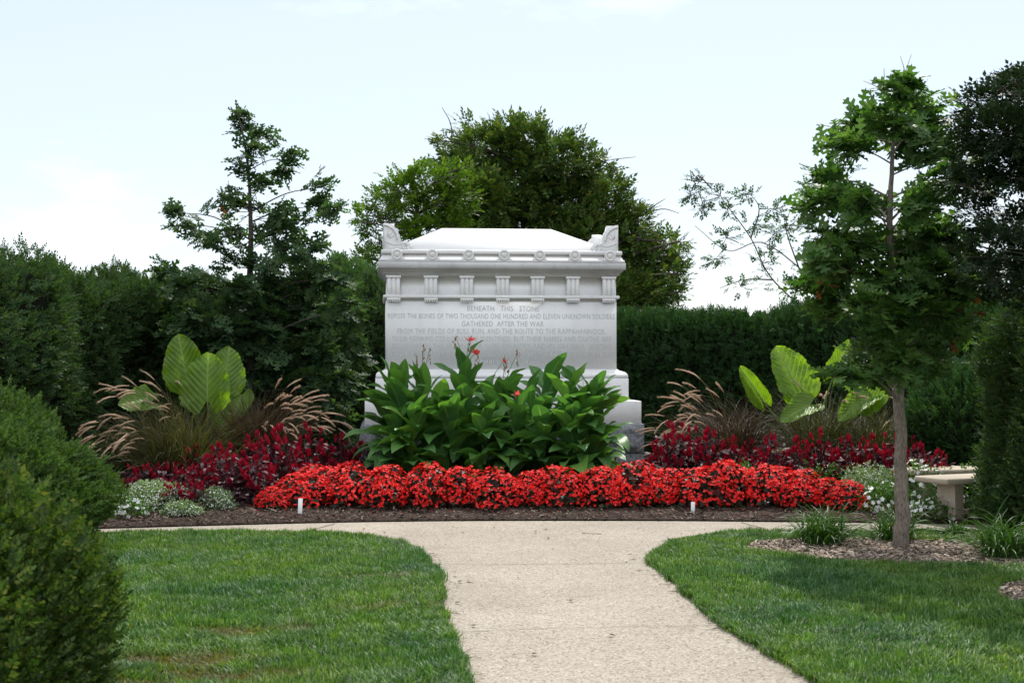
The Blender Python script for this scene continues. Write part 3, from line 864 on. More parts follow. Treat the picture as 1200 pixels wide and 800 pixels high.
# plant markers
for px, py, d, hh, ww, lb in ((351.5, 603.5, 14.15, .165, .045, 'tall white plant marker in the mulch before the left end of the red begonias'), (812, 600, 14.35, .11, .042, 'short white plant marker in the mulch right of the tomb')):
    x = (px - 600) / FPX * d
    b = MB(); b.box(-ww / 2, ww / 2, -.006, .006, -.03, hh, .003)
    o = b.build('plant_marker', M['plastic']); o.location = (x, d, float(bed_z(x, d))); o.rotation_euler = (math.radians(-5), 0.03, 0.1)
    props(o, lb, 'plant marker')

# ------------------------------------------------------------------ small bedding plants
def mound_points(n, r, rad, h, zmin=0.0, inner=0.12, seed=0):
    d = sphere_dirs(n, r, zmin)
    k = 1 - inner * r.rand(n) ** 1.5
    P = d * [rad, rad, h] * (k * (1 + 0.13 * noise(d, 0.45, seed)))[:, None]
    nn = unit(d / np.array([rad, rad, h]))
    return P, nn


T_PET = oval(0.42, 2, 0.25)
fr = [((0, 0, 0), (math.cos(a), math.sin(a), .25), (0, 0, 1), s_) for a, s_ in ((0.2, .55), (1.75, .42), (3.3, .55), (4.9, .42))]
T_BEG = combine(T_PET, fr)
fr = [((0, 0, 0), (math.cos(a), math.sin(a), .12), (0, 0, 1), .5) for a in np.arange(5) * 2 * PI / 5]
T_FIVE = combine(oval(0.48, 2, 0.1), fr)
T_ROUND = oval(0.42, 2, 0.2, 0.2)


def begonia(seed):
    r = np.random.RandomState(seed)
    t = thing('begonia_bush', 'x', 'begonia', (0, 0, 0), 0, 'red begonia bushes along the front of the bed')
    rad, h = 0.275, 0.365
    b = MB()
    P, nn = mound_points(420, r, rad * .93, h * .93, 0.0, .5, seed)
    dd = unit(nn * .5 + sphere_dirs(len(P), r) * .8 + [0, 0, -.1]); b.scatter(T_ROUND, P, dd, unit(nn + sphere_dirs(len(P), r) * .6), r.uniform(.04, .075, len(P)))
    for k in range(9):
        a = r.uniform(0, 6.28); q = r.uniform(.3, .8)
        b.tube([(0, 0, 0), (q * rad * .4 * math.cos(a), q * rad * .4 * math.sin(a), h * .4), (q * rad * math.cos(a), q * rad * math.sin(a), h * .75)], [.008, .006, .004], 5)
    b.build('foliage', M['begonia_leaf'], t)
    P, nn = mound_points(800, r, rad * 1.05, h * 1.05, -0.02, .12, seed)
    keep = (noise(P, 0.10, seed + 1) > -0.5) & (r.rand(len(P)) < 0.45 + 0.8 * np.clip(P[:, 2] / h + 0.1, 0, 1)) & (P[:, 2] > .02); P = P[keep]; nn = nn[keep]
    up = unit(nn + sphere_dirs(len(P), r) * .55 + [0, 0, .15]); tang = unit(np.cross(up, sphere_dirs(len(P), r)))
    sc = r.uniform(.030, .047, len(P))
    b = MB(); b.scatter(T_BEG, P, tang, up, sc); b.build('blossoms', M['begonia_red'], t)
    return t


beg = [begonia(40 + k) for k in range(4)]
spots = [(326, 14.95, .55, 'small red begonia bush at the far left end of the red row'), (354, 15.2, .9, 'red begonia bush right behind the left white plant marker'),
         (378, 15.3, 1.05, 'red begonia bush just right of the left white plant marker'), (416, 15.25, 1.05, 'red begonia bush in front of the dark left corner of the granite base'),
         (456, 15.2, 1.05, 'red begonia bush below the leftmost canna leaves'), (497, 15.2, 1.0, None), (540, 15.2, 1.0, None), (584, 15.2, .98, None), (624, 15.2, .95, None),
         (660, 15.2, .95, 'red begonia bush below the lowest drooping canna leaf'), (698, 15.2, .97, 'red begonia bush below the rightmost canna leaves'),
         (738, 15.25, 1.05, 'red begonia bush in front of the right corner of the rough granite base'), (778, 15.25, 1.08, 'red begonia bush just left of the right white plant marker'),
         (818, 15.25, 1.05, 'red begonia bush right behind the right white plant marker'), (858, 15.3, 1.0, 'red begonia bush just right of the right white plant marker'),
         (898, 15.25, 1.08, 'fourth red begonia bush from the right end of the row'), (936, 15.2, 1.0, 'red begonia bush above the daylily clump, third from the right end'),
         (968, 15.1, .88, 'second red begonia bush from the right end, above the daylily clump'), (992, 14.95, .7, 'small red begonia bush at the right end beside the silvery mound'),
         (362, 15.75, 1.0, 'red begonia bush in the back row behind the left white plant marker'), (402, 15.75, 1.0, 'red begonia bush in the back row left of the granite base'),
         (905, 15.7, 1.0, 'red begonia bush in the back row below the dark red celosia at the right')]
for k, (px, d, s_, lb) in enumerate(spots):
    lb = lb or 'red begonia bush in the middle of the row below the canna leaves'
    x = (px - 600) / FPX * d
    d = d - .38 + rs.uniform(-.07, .07); px += rs.uniform(-6, 6); x = (px - 600) / FPX * d
    loc = (x, d, float(bed_z(x, d)) - .01); rz = rs.uniform(0, 6.28); s_ *= rs.uniform(1.0, 1.16); sc = (s_ * rs.uniform(1.08, 1.36), s_, s_ * rs.uniform(.84, 1.1))
    if k < 4:
        o = beg[k]; o.location = loc; o.rotation_euler = (0, 0, rz); o.scale = sc; o['label'] = lb
    else: dup(beg[k % 4], loc, rz, lb, None, sc)

# celosia: purple leaves, crimson plumes
def flame(n=7, seed=0):
    r = np.random.RandomState(seed); fr = [((0, 0.25, 0), (0, 1, 0), (0, 0, 1), .75)]
    for k in range(n):
        a = 6.28 * k / n + r.uniform(-.3, .3); y = r.uniform(0, .5)
        fr.append(((.05 * math.cos(a), y, .05 * math.sin(a)), (.35 * math.cos(a), 1, .35 * math.sin(a)), (math.cos(a), 0, math.sin(a)), r.uniform(.35, .6)))
    return combine(kite(.26, .1, .35), fr)
T_FLAME = [flame(9, k) for k in range(3)]
T_CLEAF = oval(0.24, 3, .15, .25)


def celosia(seed, h=0.64, rad=0.28, nl=300, nf=46, fl=(.08, .14)):
    r = np.random.RandomState(seed)
    t = thing('celosia_plant', 'x', 'celosia', (0, 0, 0), 0, 'dark red celosia plants in the flower bed')
    b = MB()
    for k in range(12):
        a = r.uniform(0, 6.28); q = rad * r.uniform(.2, .8)
        b.tube([(0, 0, 0), (q * .6 * math.cos(a), q * .6 * math.sin(a), h * .45), (q * math.cos(a), q * math.sin(a), h * .85)], [.007, .005, .003], 4)
    P, nn = mound_points(nl, r, rad, h * .92, 0.02, .75, seed)
    dd = unit(nn * [1, 1, .3] + sphere_dirs(len(P), r) * .6); b.scatter(T_CLEAF, P, dd, unit(np.array([0, 0, 1.0]) + sphere_dirs(len(P), r) * .5), r.uniform(.07, .12, len(P)))
    b.build('foliage', M['celosia_leaf'], t)
    P, nn = mound_points(nf, r, rad * .98, h, 0.28, .25, seed + 2)
    b = MB(); scatter_mix(b, T_FLAME, P, unit(nn * .35 + [0, 0, 1] + sphere_dirs(len(P), r) * .15), sphere_dirs(len(P), r), r.uniform(fl[0], fl[1], len(P)), r)
    b.build('blossoms', M['celosia_red'], t)
    return t
cel = [celosia(60 + k) for k in range(3)]
cspots = [(240, 14.85, .82, 'dark red celosia at the front left of the celosia mass, above the silvery mound'), (268, 14.75, .86, 'dark red celosia just left of the first red begonias'), (297, 14.95, .9, 'dark red celosia below the right fountain grass clump on the left'),
          (255, 15.5, .98, 'dark red celosia at the foot of the left elephant ear'), (328, 15.7, 1.08, 'dark red celosia behind the left end of the red begonias'), (366, 16.2, 1.08, 'dark red celosia between the fountain grass and the granite base at left'),
          (398, 16.5, .98, 'dark red celosia left of the granite base corner'), (300, 15.9, 1.05, 'dark red celosia behind others below the purple fountain grass at left'), (228, 15.75, .8, 'dark red celosia at the left end of the celosia mass behind the large silvery mound'), (420, 16.75, .9, 'dark red celosia against the left granite corner'),
          (784, 16.5, 1.08, 'dark red celosia just right of the granite base'), (806, 16.3, 1.08, 'dark red celosia above the right white plant marker'), (833, 16.4, 1.06, 'dark red celosia below the arching plumes right of the tomb'), (858, 16.3, .86, 'dark red celosia at the right end of the group beside the tomb'), (716, 16.15, .62, 'dark red celosia peeping out between canna leaves and the right granite corner'),
          (905, 16.0, .98, 'dark red celosia below the right elephant ear, leftmost of its group'), (935, 15.8, .95, 'dark red celosia below the right elephant ear, at the middle'), (963, 16.0, 1.02, 'dark red celosia below the right elephant ear, just left of the silvery mound'), (992, 15.9, 1.02, 'dark red celosia above the right silvery mound'),
          (1020, 15.8, 1.02, 'dark red celosia left of the young oak trunk'), (1047, 15.7, 1.0, 'dark red celosia right behind the young oak trunk'), (1075, 15.4, .95, 'dark red celosia between the young oak trunk and the bench'), (880, 16.5, .85, 'dark red celosia between the two right celosia groups'), (1060, 16.2, .95, 'dark red celosia in the back behind the young oak trunk'), (1096, 15.2, .85, 'dark red celosia at the left end of the stone bench')]
for k, (px, d, s_, lb) in enumerate(cspots):
    x = (px - 600) / FPX * d; loc = (x, d, float(bed_z(x, d)) - .01); rz = rs.uniform(0, 6.28); sc = (s_ * rs.uniform(.95, 1.1), s_ * rs.uniform(.95, 1.1), s_ * rs.uniform(.92, 1.05))
    if k < 3: o = cel[k]; o.location = loc; o.rotation_euler = (0, 0, rz); o.scale = sc; o['label'] = lb
    else: dup(cel[k % 3], loc, rz, lb, None, sc)
low = celosia(77, .3, .24, 150, 26, (.06, .10))
lspots = [(203, 14.35, .85, 'low dark red celosia between the two silvery mounds at left'), (229, 14.4, .85, 'low dark red celosia touching the small silvery mound at left'), (165, 15.3, 1.25, 'low red celosia behind the silvery mound at the far left'), (193, 15.5, 1.3, 'low red celosia below the left fountain grass'), (216, 15.2, 1.15, 'low red celosia behind the large silvery mound, next to the tall celosia')]
for k, (px, d, s_, lb) in enumerate(lspots):
    x = (px - 600) / FPX * d; loc = (x, d, float(bed_z(x, d)) + .0)
    if k == 0: low.location = loc; low.scale = (s_,) * 3; low['label'] = lb
    else: dup(low, loc, rs.uniform(0, 6.28), lb, None, (s_,) * 3)

# silvery spurge mounds
def silver(seed, rad, h, n, name='spurge_mound', m1='silver', m2='silver_white', dens2=1.0, T2=None, s2=(.010, .02)):
    r = np.random.RandomState(seed)
    t = thing(name, 'x', 'bedding plant')
    b = MB(); P, nn = mound_points(n, r, rad, h, 0.0, .45, seed); P = P * (1 + .16 * noise(P, .16, seed))[:, None] + r.randn(n, 3) * .012; P[:, 2] = np.abs(P[:, 2])
    b.scatter(T_CLEAF, P, unit(nn + sphere_dirs(n, r) * .8), unit(sphere_dirs(n, r) + [0, 0, .6]), r.uniform(.025, .05, n))
    b.build('foliage', M[m1], t)
    n2 = int(n * dens2 * (.7 if name == 'spurge_mound' else 1))
    b = MB(); P, nn = mound_points(n2, r, rad * 1.03, h * 1.04, 0.0, .15, seed); P = P * (1 + .16 * noise(P, .16, seed))[:, None] + r.randn(n2, 3) * .012; P[:, 2] = np.abs(P[:, 2])
    up = unit(nn + sphere_dirs(n2, r) * .5); b.scatter(T_FIVE if T2 is None else T2, P, unit(np.cross(up, sphere_dirs(n2, r))), up, r.uniform(s2[0], s2[1], n2))
    b.build('blossoms', M[m2], t)
    return t
def place(t, px, d, lb, rz=0.0):
    x = (px - 600) / FPX * d; t.location = (x, d, float(bed_z(x, d)) - .01); t.rotation_euler = (0, 0, rz); t['label'] = lb; return t
place(silver(80, .43, .25, 3000), 180, 14.5, 'large silvery spurge mound at the far left of the bed')
place(silver(81, .22, .2, 1300), 252, 14.5, 'small silvery spurge mound at the left, below the tall celosia')
place(silver(82, .20, .12, 900), 213, 14.1, 'flat silvery spurge mound in front of the low celosia at left')
place(silver(83, .40, .36, 3400, dens2=.5), 1015, 15.15, 'silvery spurge mound right of the last red begonia')
place(silver(84, .34, .42, 1500, m1='petunia_leaf', dens2=.16), 960, 15.75, 'thin airy spurge with tiny white flowers behind the right begonias')
place(silver(85, .26, .4, 900, m1='petunia_leaf', dens2=.12), 868, 15.9, 'small pale green airy spurge between the right celosias')
# white petunias
for px, d, rad, h, n, nf, lb, sd in ((150, 13.95, .2, .2, 500, .06, 'white petunia at the far left corner of the bed beside the hedge', 90), (1035, 14.5, .36, .28, 1300, .05, 'low white petunia left of the young oak trunk', 91),
                                     (1082, 14.75, .42, .42, 2200, .05, 'bushy white petunia between the young oak trunk and the bench', 92), (1090, 14.05, .27, .2, 700, .09, 'small white petunia in front of the stone bench', 93), (1140, 14.9, .4, .42, 1500, .06, 'white petunia behind the stone bench leg', 94)):
    t = silver(sd, rad, h, n, 'petunia_plant', 'petunia_leaf', 'white_petal', nf, T_FIVE, (.045, .065)); t['category'] = 'petunia'; place(t, px, d, lb)

# ------------------------------------------------------------------ arching leaves: fountain grass, daylilies
def arch(r, az, el, L, droop, n=7, pw=1.5):
    t = np.linspace(0, 1, n); e = el - droop * t ** pw
    st = np.stack([np.cos(e) * math.cos(az), np.cos(e) * math.sin(az), np.sin(e)], 1) * (L / (n - 1))
    P = np.cumsum(np.vstack([[0, 0, 0], st[:-1]]), 0)
    return P


def blades(b, r, n, rad, Lr, elr, drr, w, azr=(0, 6.283), side_bias=None):
    for k in range(n):
        az = r.uniform(*azr)
        P = arch(r, az, r.uniform(*elr), r.uniform(*Lr), r.uniform(*drr))
        q = rad * math.sqrt(r.rand()); a2 = r.uniform(0, 6.28)
        P = P + [q * math.cos(a2), q * math.sin(a2), 0]
        sd = np.array([-math.sin(az), math.cos(az), 0]); sd = unit(sd + .3 * r.randn(3))
        t = np.linspace(0, 1, len(P))
        b.ribbon(P, w * r.uniform(.7, 1.3) * np.clip(np.minimum(1.0, .5 + 2 * t) * (1 - t ** 2.5), .06, 1), sd, .35, np.array([0, 0, 1.0]))


def plume_mesh(r, az, el, L, droop, head, m, off):
    P = arch(r, az, el, L, droop, 22, 2.6) + off
    st = MB(); st.tube(P, np.linspace(.0024, .0014, 22), 3); b = MB()
    k0 = int(22 * (1 - head / L)); k0 = min(max(k0, 4), 18)
    H = P[k0:]; n = len(H); t = np.linspace(0, 1, n)
    rr = .0095 * np.clip(np.sin(PI * (t * .86 + .1)) ** .6, .15, 1)
    b.tube(H, rr, 6)
    # bristles
    N = 190; tq = r.rand(N) * (n - 1.01); i = tq.astype(int); f = (tq - i)[:, None]
    C = H[i] * (1 - f) + H[i + 1] * f; T = unit(H[i + 1] - H[i])
    o = unit(np.cross(T, sphere_dirs(N, r)))
    d = unit(T * .85 + o * .75)
    b.scatter(kite(.05, .01, .3), C, d, o, r.uniform(.022, .038, N) * np.clip(rr[i] / .0095, .5, 1))
    return b.mesh('plume', m), st.mesh('stem', M['straw'])


def fountain(label, px, d, h, nb, mat, npl, seed, az0, azs, el=(0.9, 1.45), Lp=(1.0, 1.35), spread=.22, blade_el=(0.75, 1.5), group='fountain grass clumps'):
    r = np.random.RandomState(seed); x = (px - 600) / FPX * d
    t = thing('fountain_grass_clump', label, 'ornamental grass', (x, d, float(bed_z(x, d)) - .01), 0, group)
    b = MB(); blades(b, r, nb, spread, (h * .7, h * 1.2), blade_el, (.5, 2.0), .005)
    b.build('foliage', M[mat], t)
    for k in range(npl):
        az = az0 + r.uniform(-azs, azs)
        off = np.array([r.uniform(-1, 1) * spread * .6, r.uniform(-1, 1) * spread * .6, 0])
        pm, sm = plume_mesh(r, az, r.uniform(*el), r.uniform(*Lp), r.uniform(.9, 2.4), r.uniform(.15, .24), M['plume'], off)
        link('stem', sm, link('plume', pm, t))
    return t
fountain('green brown fountain grass fanning left, beside the left elephant ear', 212, 16.2, 1.2, 1300, 'fountain', 64, 101, PI + .1, 1.15, (.75, 1.5), (1.05, 1.85), .34, (.7, 1.52))
fountain('purple brown fountain grass with plumes arching right, right of the left elephant ear', 300, 16.8, 1.2, 1000, 'fountain_purple', 52, 102, -.15, 1.0, (.95, 1.53), (1.1, 1.62), .19, (1.05, 1.54))
fountain('purple fountain grass with plumes arching left, right of the tomb', 862, 17.2, 1.2, 1200, 'fountain_purple', 60, 103, PI - .1, 1.1, (.7, 1.5), (.95, 1.8), .32, (.7, 1.52))
fountain('green fountain grass with a few upright plumes behind the right elephant ear', 962, 17.3, 1.25, 900, 'fountain', 12, 104, PI / 2, 3.1, (1.35, 1.53), (1.3, 1.6), .22, (.9, 1.5))
fountain('green brown fountain grass behind the young oak trunk with plumes pointing right', 1022, 17.0, 1.2, 1000, 'fountain', 30, 105, .1, .8, (.7, 1.4), (1.0, 1.7), .26, (.75, 1.5))
fountain('small fountain grass with straw plumes hanging over the stone bench', 1078, 15.9, .5, 140, 'fountain', 9, 106, -.1, .5, (.55, 1.0), (.65, .9), .1)


def daylily(px, py, s_, n, seed, label):
    x, y = G(px, py); r = np.random.RandomState(seed)
    t = thing('daylily_clump', label, 'daylily', (x, y, 0), 0, 'daylily clumps in the lawn mulch')
    b = MB(); blades(b, r, int(n * 1.3), .17 * s_, (.3 * s_, .58 * s_), (.6, 1.45), (.9, 2.5), .0085)
    b.build('foliage', M['lily'], t)
daylily(963, 639, 1.0, 190, 110, 'daylily clump in the mulch left of the young oak')
daylily(1048, 636, .85, 130, 111, 'daylily clump right behind the young oak trunk')
daylily(1180, 655, 1.05, 180, 112, 'daylily clump under the dark shrub at the right edge')
daylily(1118, 630, .5, 50, 113, 'small daylily tuft near the stone bench')

# ------------------------------------------------------------------ elephant ears
def ear_mesh(L, Wd, cup, droop, seed, ruffle=1.0):
    r = np.random.RandomState(seed); b = MB()
    nt_, nu = 34, 13
    ts = np.linspace(-.26, 1, nt_)
    for sgn in (-1, 1):
        V = []; UV = []
        for t in ts:
            if t >= 0: w = (1 - t ** 2.6) ** .66 * (1 - .04 * t) * (.93 + .07 * math.sin(PI * min(t * 3, 1))); g = 0.0
            else: q = -t / .26; w = .93 * math.sqrt(max(0.0, 1 - (q * .93) ** 2)) ** .8 * (1 - .12 * q) + .04; g = min(w * .95, .05 + .27 * q ** 1.1)
            w = max(w, .015)
            w *= 1 + .02 * math.sin(t * 46 + seed) + .03 * math.sin(t * 9 + seed * 2 + sgn)
            for k in range(nu):
                u = k / (nu - 1); x = (g + (w - g) * u)
                au = x
                rip = .026 * math.sin(2 * PI * 7.0 * (t - .62 * au ** 1.2)) * min(1, au * 3)
                z = cup * x * x * .5 - droop * t * abs(t) * .55 + ruffle * (rip + .034 * u ** 3 * math.sin(t * 17 + sgn * 1.3 + seed))
                z += .05 * math.sin(2.3 * sgn * x + 3.1 * t + seed * 1.7) * (abs(x) + .3 * t)
                V.append((sgn * x * Wd / 2, t * L, z * L)); UV.append((sgn * x, t + 1.0))
        i = np.arange(nt_ - 1)[:, None] * nu + np.arange(nu - 1)[None]
        F = np.stack([i, i + 1, i + nu + 1, i + nu], -1).reshape(-1, 4)
        b.add(np.array(V), F if sgn > 0 else F[:, ::-1], uv=np.array(UV))
    return b.mesh('leaf', M['ear'], True, True)


def ear_plant(label, px, d, leaves, seed):
    x = (px - 600) / FPX * d; z0 = float(bed_z(x, d))
    t = thing('elephant_ear_plant', label, 'elephant ear', (x, d, z0))
    for k, (jx, jy, dd, tipx, tipy, tipd, nrm, Lf, Wf, cup, droop) in enumerate(leaves):
        J = W(jx, jy, d + dd) - [x, d, z0]; Tp = W(tipx, tipy, d + dd + tipd) - [x, d, z0]
        y = unit(Tp - J); n_ = unit(np.array(nrm, float)); xx = unit(np.cross(y, n_)); zz = np.cross(xx, y)
        o = link('leaf', ear_mesh(np.linalg.norm(Tp - J) * Lf, Wf, cup, droop, seed + k), t)
        R = np.stack([xx, y, zz], 1)
        m4 = np.eye(4); m4[:3, :3] = R; m4[:3, 3] = J
        import mathutils
        o.matrix_local = mathutils.Matrix(m4.tolist())
        b = MB(); base = np.array([.03 * math.cos(k * 2.1), .03 * math.sin(k * 2.1), 0])
        mid = base * .4 + J * .6 + np.array([0, 0, .12 * abs(J[2])]) - y * .03 - zz * .05
        pts = smooth_poly([base, base * .75 + mid * .25 + [0, 0, .1], mid, J - zz * .004], 5)
        b.tube(pts, np.linspace(.02, .009, len(pts)), 7)
        # midrib under the blade
        rb = [J - zz * .006 + y * (np.linalg.norm(Tp - J) * Lf * q) - zz * (droop * q * q * .55 * np.linalg.norm(Tp - J) * Lf) for q in np.linspace(0, .85, 8)]
        b.tube(rb, np.linspace(.008, .003, 8), 5)
        b.build('leaf_stalk', M['stem'], t, True)
# leaf: junction px, py, depth offset, tip px, py, tip depth offset, normal, length factor, width, cup, droop
ear_plant('tall elephant ear with three broad upright leaves, between the two left grass clumps', 242, 16.9,
          [(219, 446, .12, 209, 391, .05, (.2, -1, .15), 1.0, .56, .5, .1), (243, 470, -.15, 243, 418, .1, (-.1, -1, .3), 1.12, .66, .35, .12), (262, 452, .3, 270, 409, .15, (.55, -1, .5), 1.12, .52, .4, .25),
           (178, 470, .1, 140, 470, -.25, (.1, -.75, .9), 1.0, .5, .3, .3), (283, 462, .35, 272, 492, -.25, (.2, -.9, .6), 1.0, .34, .2, .35), (256, 480, .1, 263, 508, -.2, (.2, -1, .4), 1.0, .3, .2, .3)], 3)
ear_plant('elephant ear with one broad upright leaf, between the right grass clumps', 945, 17.1,
          [(936, 458, .0, 911, 404, .12, (.15, -1, .25), 1.0, .60, .4, .15), (893, 468, .2, 867, 428, .1, (-.4, -1, .3), 1.0, .26, .7, .2), (977, 440, .25, 996, 397, .05, (-.45, -1, .1), 1.0, .27, .5, .1),
           (950, 474, -.3, 921, 487, -.25, (-.1, -1, .8), 1.1, .38, .4, .3), (1018, 466, -.25, 990, 482, -.2, (-.2, -1, .9), 1.2, .36, .4, .4), (1010, 472, -.2, 1038, 462, -.1, (.2, -1, .5), 1.1, .42, .3, .2), (905, 527, -.75, 922, 532, -.2, (0, -.8, 1), 1.0, .12, .3, .2)], 9)

# ------------------------------------------------------------------ cannas
def canna_leaf(r, base, az, el, L, Wd, droop, twist):
    n = 11; t = np.linspace(0, 1, n)
    e = el - droop * t ** 1.6
    a = az + .25 * r.uniform(-1, 1) * t
    st = np.stack([np.cos(e) * np.cos(a), np.cos(e) * np.sin(a), np.sin(e)], 1)
    P = base + np.vstack([[0, 0, 0], np.cumsum(st[:-1] * (L / (n - 1)), 0)])
    T = unit(st); S = np.stack([-np.sin(a), np.cos(a), np.zeros(n)], 1)
    Nn = np.cross(T, S) * -1.0
    ca, sa = math.cos(twist), math.sin(twist)
    tw = np.linspace(0.3, 1, n)[:, None]
    S2 = unit(S * (1 - tw + tw * ca) + Nn * (sa * tw)); N2 = np.cross(S2, T); N2 = N2 * np.sign((N2[:, 2:3] + 1e-6))
    w = Wd * np.clip(np.sin(PI * np.clip((t - .06) / .94, 0, 1) ** .78), 0, 1) ** .85; w[0:1] = .007; w = np.maximum(w, .006); w[-1] = .002
    rows = []
    for k in range(n):
        row = []
        for u in (-1, -.55, 0, .55, 1):
            z = .26 * abs(u) * w[k] + .012 * math.sin(t[k] * 15 + u * 2 + az * 5) * abs(u) * (w[k] / Wd if Wd else 0)
            row.append(P[k] + S2[k] * (u * w[k]) + N2[k] * z)
        rows.append(row)
    V = np.array(rows).reshape(-1, 3)
    i = np.arange(n - 1)[:, None] * 5 + np.arange(4)[None]
    U = np.stack([np.tile([-1, -.55, 0, .55, 1], n), np.repeat(t, 5) + r.randint(0, 8)], 1)
    b = MB(); b.add(V, np.stack([i, i + 1, i + 6, i + 5], -1).reshape(-1, 4), uv=U)
    return b.mesh('leaf', M['canna'], True, True)


def canna_flower(b, r, p, s_):
    N = 7; d = sphere_dirs(N, r, -.1); d[:, 2] += .5
    b.scatter(oval(.28, 3, .15, .35), np.repeat([p], N, 0), unit(d), unit(sphere_dirs(N, r) + [0, 0, .5]), r.uniform(.7, 1.1, N) * s_)


def canna(label, px, d, h, n, seed, spikes=(), Lr=(.36, .52), front=.0, side=None, low=.14):
    r = np.random.RandomState(seed); x = (px - 600) / FPX * d; z0 = float(bed_z(x, d)) - .01
    t = thing('canna_plant', label, 'canna', (x, d, z0), 0, 'canna lilies in front of the tomb')
    h = h * .97; lx, ly = r.uniform(-.08, .08), r.uniform(-.08, .02)
    def stalk(f): return np.array([lx * f * f, ly * f * f, h * f])
    b = MB(); b.tube([stalk(f) for f in np.linspace(0, 1, 8)], np.linspace(.014, .006, 8), 7); b.build('stalk', M['stem'], t, True)
    a0 = r.uniform(0, 6.28)
    n = int(n * 2.1)
    for k in range(n):
        f = low + (1 - low) * k / (n - 1)
        az = a0 + k * 2.55 + r.uniform(-.5, .5)
        if front and r.rand() < front: az = -PI / 2 + r.uniform(-1.0, 1.0)
        if side is not None and r.rand() < .6: az = side + r.uniform(-.8, .8)
        if math.sin(az) > .45 and r.rand() < .6: az = -az
        el = r.uniform(.45, 1.1) * (.6 + .75 * f); L = 1.36 * r.uniform(*Lr) * (1.08 - .35 * f * f); dr = r.uniform(.5, 1.7) * (1.3 - .75 * f) + (.35 if front else 0)
        link('leaf', canna_leaf(r, stalk(f * .97), az, min(el, 1.35), L, L * r.uniform(.165, .22), dr, r.uniform(-.7, .7)), t)
    for hz, dx, kind in spikes:
        b = MB(); P = [stalk(1.0) * [1, 1, .9], stalk(1) + [dx * .5, -.02, (hz - h) * .5], np.array([lx + dx, ly - .03, hz])]
        P = np.array(smooth_poly(P, 4)); b.tube(P, np.linspace(.005, .003, len(P)), 5)
        fs = b.build('flower_stem', M['stem'], t)
        b = MB(); N = 9
        q = P[-1] + np.stack([r.randn(N) * .012, r.randn(N) * .012, -np.linspace(.0, .17, N)], 1)
        b.scatter(oval(.25, 3, .3), q, unit(sphere_dirs(N, r) * .5 + [0, 0, 1]), sphere_dirs(N, r), r.uniform(.03, .055, N)); b.build('bud_spike', M['canna_pod'], fs)
        if kind: 
            b = MB(); canna_flower(b, r, P[-1] + [0, -.01, -.02], kind); b.build('flower', M['canna_flower'], fs, True)
    return t


CG = 'broad leaved canna in '
canna(CG + 'the front row, far left end of the canna bed', 470, 16.0, .92, 9, 201, (), (.32, .42), .4)
canna(CG + 'the front row, second from the left end', 487, 15.95, .92, 9, 202, (), (.36, .5), .4)
canna(CG + 'the front row, with a drooping brown bud spike', 525, 15.95, .95, 9, 203, ((1.15, .07, 0),), (.36, .48), .5)
canna(CG + 'the front row, directly below the inscription middle', 563, 15.95, .88, 8, 204, (), (.34, .48), .5)
canna(CG + 'the front row, with the low red flower at the middle', 600, 15.95, .95, 9, 205, ((1.17, -.02, .085),), (.34, .5), .5)
canna(CG + 'the front row, leaves drooping low over the begonias', 638, 15.9, .82, 9, 206, (), (.36, .52), .6)
canna(CG + 'the front row, third from the right end', 672, 15.9, .9, 9, 207, (), (.36, .52), .4)
canna(CG + 'the front row, far right end of the canna bed', 688, 16.0, .92, 9, 208, (), (.32, .42), .5)
canna(CG + 'the back row at far left, one young pale upright leaf', 464, 16.6, 1.3, 9, 209, (), (.38, .5))
canna(CG + 'the back row, with thin seed spikes at left', 500, 16.6, 1.28, 9, 210, ((1.72, .03, 0), (1.68, .1, 0), (1.62, -.06, 0)), (.4, .55))
canna('tallest canna, with pink red flowers high before the inscription', 541, 16.55, 1.58, 10, 211, ((1.86, -.12, 0), (1.82, .05, .085), (1.66, .14, .075)), (.34, .46))
canna(CG + 'the back row, orange red bud below the inscription', 592, 16.6, 1.3, 9, 212, ((1.56, .05, .06), (1.66, .2, 0)), (.36, .5))
canna(CG + 'the back row, between the two tall flower groups', 568, 16.65, 1.18, 8, 213, ((1.6, .3, 0),), (.36, .48))
canna(CG + 'the back row, tall upright leaves right of the inscription middle', 645, 16.6, 1.32, 9, 214, (), (.4, .56))
canna('tall canna with one small leaf standing up before the base moulding at right', 676, 16.6, 1.38, 8, 215, (), (.34, .48))
canna(CG + 'the back row at far right, with a pink flower', 702, 16.5, 1.12, 9, 216, ((1.27, .12, .09),), (.38, .52))
canna(CG + 'the back row, behind the low red flower', 618, 16.5, 1.15, 8, 217, (), (.36, .5))

canna(CG + 'the middle row, leaves reaching left past the plinth corner', 460, 16.35, 1.25, 7, 241, (), (.38, .5), .0, PI + .5, .42)
canna(CG + 'the middle row, leaves reaching right over the plinth', 694, 16.3, 1.25, 7, 242, (), (.34, .46), .0, -.5, .45)
for k, (px, d, h, lb) in enumerate(((470, 16.3, 1.12, CG + 'the middle row, left end of the canna bed'), (510, 16.25, 1.1, CG + 'the middle row, below the seed spikes'), (548, 16.25, 1.05, CG + 'the middle row, below the tallest canna'),
                                    (586, 16.2, 1.0, CG + 'the middle row, left of the low red flower'), (628, 16.25, 1.08, CG + 'the middle row, right of the low red flower'), (660, 16.25, 1.12, CG + 'the middle row, below the tall upright leaves'), (694, 16.2, 1.05, CG + 'the middle row, right end of the canna bed'))):
    canna(lb, px, d, h, 9, 230 + k, (), (.38, .54), .3)

